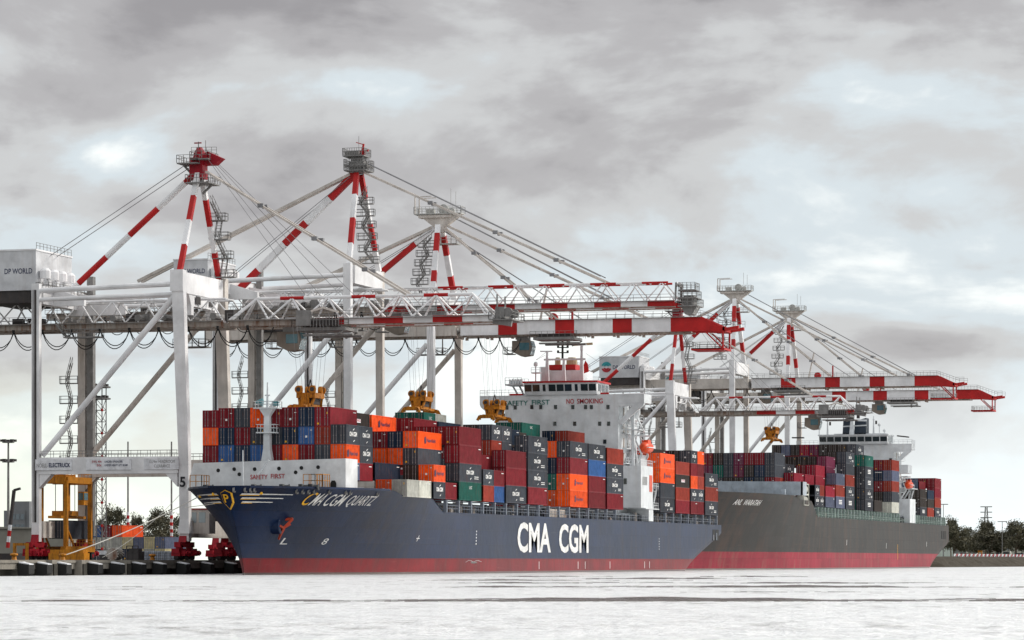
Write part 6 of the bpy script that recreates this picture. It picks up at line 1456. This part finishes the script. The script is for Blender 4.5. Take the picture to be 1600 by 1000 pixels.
for i, (px, top, d, w, v) in enumerate(((1491, 821, 1330, 34, 0), (1508, 826, 1420, 30, 1), (1540, 816, 1360, 26, 2), (1548, 828, 1320, 50, 0), (1566, 832, 1330, 30, 1), (1588, 814, 1300, 36, 0), (1604, 822, 1310, 40, 1), (1486, 812, 1400, 20, 2), (1528, 832, 1380, 26, 1), (1625, 818, 1300, 44, 0))):
    tree(px, top, d, w, v, f'{["dense dark tree just right of the far ship stern", "round tree second from the far stern", "tall narrow tree under the pylon", "widest dark tree right of the pylon foot", "low tree between the two big right ones", "tall dark tree near the right edge", "tree cut by the right edge", "pale thin tree rising over the stern", "low bushy tree left of the pylon", "tree just past the right edge"][i]}', 'trees on the far bank', 2.1)
# distant hill with houses
M_far = mat('far_town', (.30, .31, .31), .9, .3, (.15, .17, .15), .05, streak=False)
a = W(1400, YH, 3200); m = MB(); n = 60; vs = []
for j in range(5):
    for i in range(n + 1):
        px = 1380 + i * 6; h_ = [0, 20, 26, 26, 0][j] * (.75 + .25 * math.sin(i * .17)) * min(1, i / 10); p = W(px, YH, 3000 + j * 150); vs.append((p.x, p.y, 2 + h_))
m.add(vs, [(j * (n + 1) + i, j * (n + 1) + i + 1, (j + 1) * (n + 1) + i + 1, (j + 1) * (n + 1) + i) for j in range(4) for i in range(n)]); o = m.build('hills', mat('hill_far', (.16, .19, .17), .95, 0)); tag(o, None, None, None, 'structure')
rn = random.Random(8)
for i in range(22):
    px = 1492 + i * 4.9; d = 2900 + rn.uniform(0, 80); p = W(px, 851 - rn.uniform(0, 18), d); w = rn.uniform(5, 9)
    r = thing('house', None, 'house', (p.x, p.y, p.z - 3), 'houses on the distant hill'); r['label'] = 'tiny pale house on the distant hill behind the right trees'
    m = MB(); m.box((p.x, p.y - w / 2, p.z - 12), (p.x + 9, p.y + w / 2, p.z)); m.build('wall', [MATS.get('container_white'), M_far, MATS.get('warehouse_wall')][i % 3], r)
    m = MB(); m.prism([(p.y - w / 2 - .4, p.z), (p.y + w / 2 + .4, p.z), (p.y, p.z + 2.4)], 'x', p.x - .4, p.x + 9.4); m.build('roof', [M_far, mat('far_roof', (.22, .14, .12), .9, 0)][i % 2], r)
# far bank furniture
def at(px, d, z=None): p = W(px, YH, d); p.z = 3.4 if z is None else z; return p
p = at(1541, 2300, 2.1); r = thing('power_pylon', 'steel lattice power pylon above the trees at right', 'pylon', tuple(p)); m = MB(); H_ = 37; w0 = 2.6
cs = lambda t: [(p.x + i * w0 * (1 - t * .75), p.y + j * w0 * (1 - t * .75), p.z + H_ * t) for i, j in ((-1, -1), (1, -1), (1, 1), (-1, 1))]
for k in range(8):
    A, B = cs(k / 8), cs((k + 1) / 8)
    for i in range(4): m.bar(A[i], B[i], .4, .4); m.bar(A[i], B[(i + 1) % 4], .25, .25); m.bar(B[i], B[(i + 1) % 4], .25, .25)
for t in (.8, .9, 1.0): m.bar((p.x, p.y - 4, p.z + H_ * t), (p.x, p.y + 4, p.z + H_ * t), .4, .6)
m.build('pylon_frame', M_galv, r)
for px, top, d in ((1474, 788, 1250), (1566, 815, 1290)):
    b = at(px, d); t = W(px, top, d); r = thing('light_pole', f'tall thin lamp pole {"beside the far ship stern" if px < 1500 else "among the right bank trees"}', 'pole', tuple(b), 'lamp poles on the far bank'); m = MB(); m.bar(b, t, .35, .35, 0, .2, .2); m.build('pole', M_galv, r); m = MB(); m.bar(t + Vector((0, -1.8, 0)), t + Vector((0, 1.8, 0)), .2, .3); m.build('lamp_arm', M_galv, r)
m = MB(); a = (1120, 166.5); b = (1300, 160)
n = 46
for i in range(n):
    x = a[0] + (b[0] - a[0]) * i / n; y = a[1] + (b[1] - a[1]) * i / n; m.bar((x, y, 3.3), (x + 2.9, y - .1, 4.3), .3, .12, i % 2); m.bar((x, y, 4.3), (x + 3.9, y - .1, 4.35), .12, .12, i % 2); m.bar((x, y, 3.2), (x, y, 4.4), .14, .14, 0)
tag(m.build('fence', [M_sign, M_rtxt]), 'long low red and white mesh fence along the far bank', 'fence')
def van(px, d, col, label, L_=5, H_=2.0):
    p = at(px, d); r = thing('parked_car', label, 'car', tuple(p), 'vehicles parked on the far bank'); m = MB(); w = 4.6
    m.prism([(p.y + w / 2, p.z + .4), (p.y + w / 2, p.z + 1.1), (p.y + w * .3, p.z + 1.2), (p.y + w * .18, p.z + H_), (p.y - w * .45, p.z + H_), (p.y - w / 2, p.z + 1.1), (p.y - w / 2, p.z + .4)], 'x', p.x, p.x + 1.8); m.build('body', col, r)
    m = MB(); m.box((p.x - .03, p.y - w * .38, p.z + 1.15), (p.x, p.y + w * .15, p.z + H_ - .15)); m.build('window', M_glass, r)
    for y in (-.3, .3): m = MB(); m.tube((p.x - .05, p.y + w * y, p.z + .35), (p.x + .3, p.y + w * y, p.z + .35), .35, 0, 12); m.build('wheel', M_black, r)
van(1570, 1262, CM['white'], 'white van parked behind the fence near the right edge', H_=2.3); van(1502, 1270, CM['pale_grey'], 'grey car parked right of the far ship stern'); van(1518, 1268, CM['white'], 'white car parked left of the orange bin', H_=1.6); van(1590, 1270, CM['dark_grey'], 'dark car parked at the right edge', H_=1.6); van(1552, 1266, CM['dark_grey'], 'dark car parked between orange bin and white van', H_=1.7)
p = at(1531, 1240); m = MB(); m.box((p.x, p.y - .7, 3.2), (p.x + 1.3, p.y + .7, 5.6)); m.box((p.x - .1, p.y - .8, 5.6), (p.x + 1.4, p.y + .8, 5.8)); m.box((p.x - .03, p.y - .4, 3.4), (p.x, p.y + .4, 5.2), 1); tag(m.build('portable_toilet', [M_yel, M_rustw]), 'upright orange cabin on the far bank', 'cabin')
for px in (1513, 1551):
    p = at(px, 1238); m = MB(); m.lathe((p.x, p.y, 3.2), [(1.2, 0), (1.3, .5), (1.25, 1.2), (1.0, 1.7), (.3, 1.9)], 10); tag(m.build('bush', M_leaf[0]), f'dark round bush {"left" if px < 1530 else "right"} of the orange cabin', 'bush')
# ------------------------------------------------------------------ containers: boxes buried inside the stacks, which no view from the water shows, are left out
SHOWN = [(0,17),(19,21),(23,25),(27,29),(31,33),(35,41),(45,45),(52,62),(73,80),(95,99),(101,104),(112,120),(131,134),(136,136),(151,151),(161,168),(181,181),(198,200),(205,205),(209,211),(213,216),(221,222),(224,224),(226,226),(228,228),(230,230),(232,232),(234,234),(236,240),(244,244),(246,246),(255,258),(262,262),(267,267),(318,321),(323,323),(334,345),(356,358),(371,377),(379,396),(398,399),(401,403),(406,406),(417,421),(423,423),(436,440),(451,460),(467,472),(484,488),(500,510),(516,516),(522,525),(527,528),(531,531),(533,534),(539,540),(545,546),(551,552),(557,558),(563,563),(572,577),(588,597),(599,602),(608,608),(653,655),(657,659),(662,663),(704,707),(719,726),(735,755),(758,758)]
def sort_containers():
    keep = set(i for a, b in SHOWN for i in range(a, b + 1))
    for i, o in enumerate([o for o in COL.objects if o.parent is None and o.name.startswith('shipping_container')]):
        if i not in keep:
            for ch in list(o.children): bpy.data.objects.remove(ch)
            bpy.data.objects.remove(o)
sort_containers()
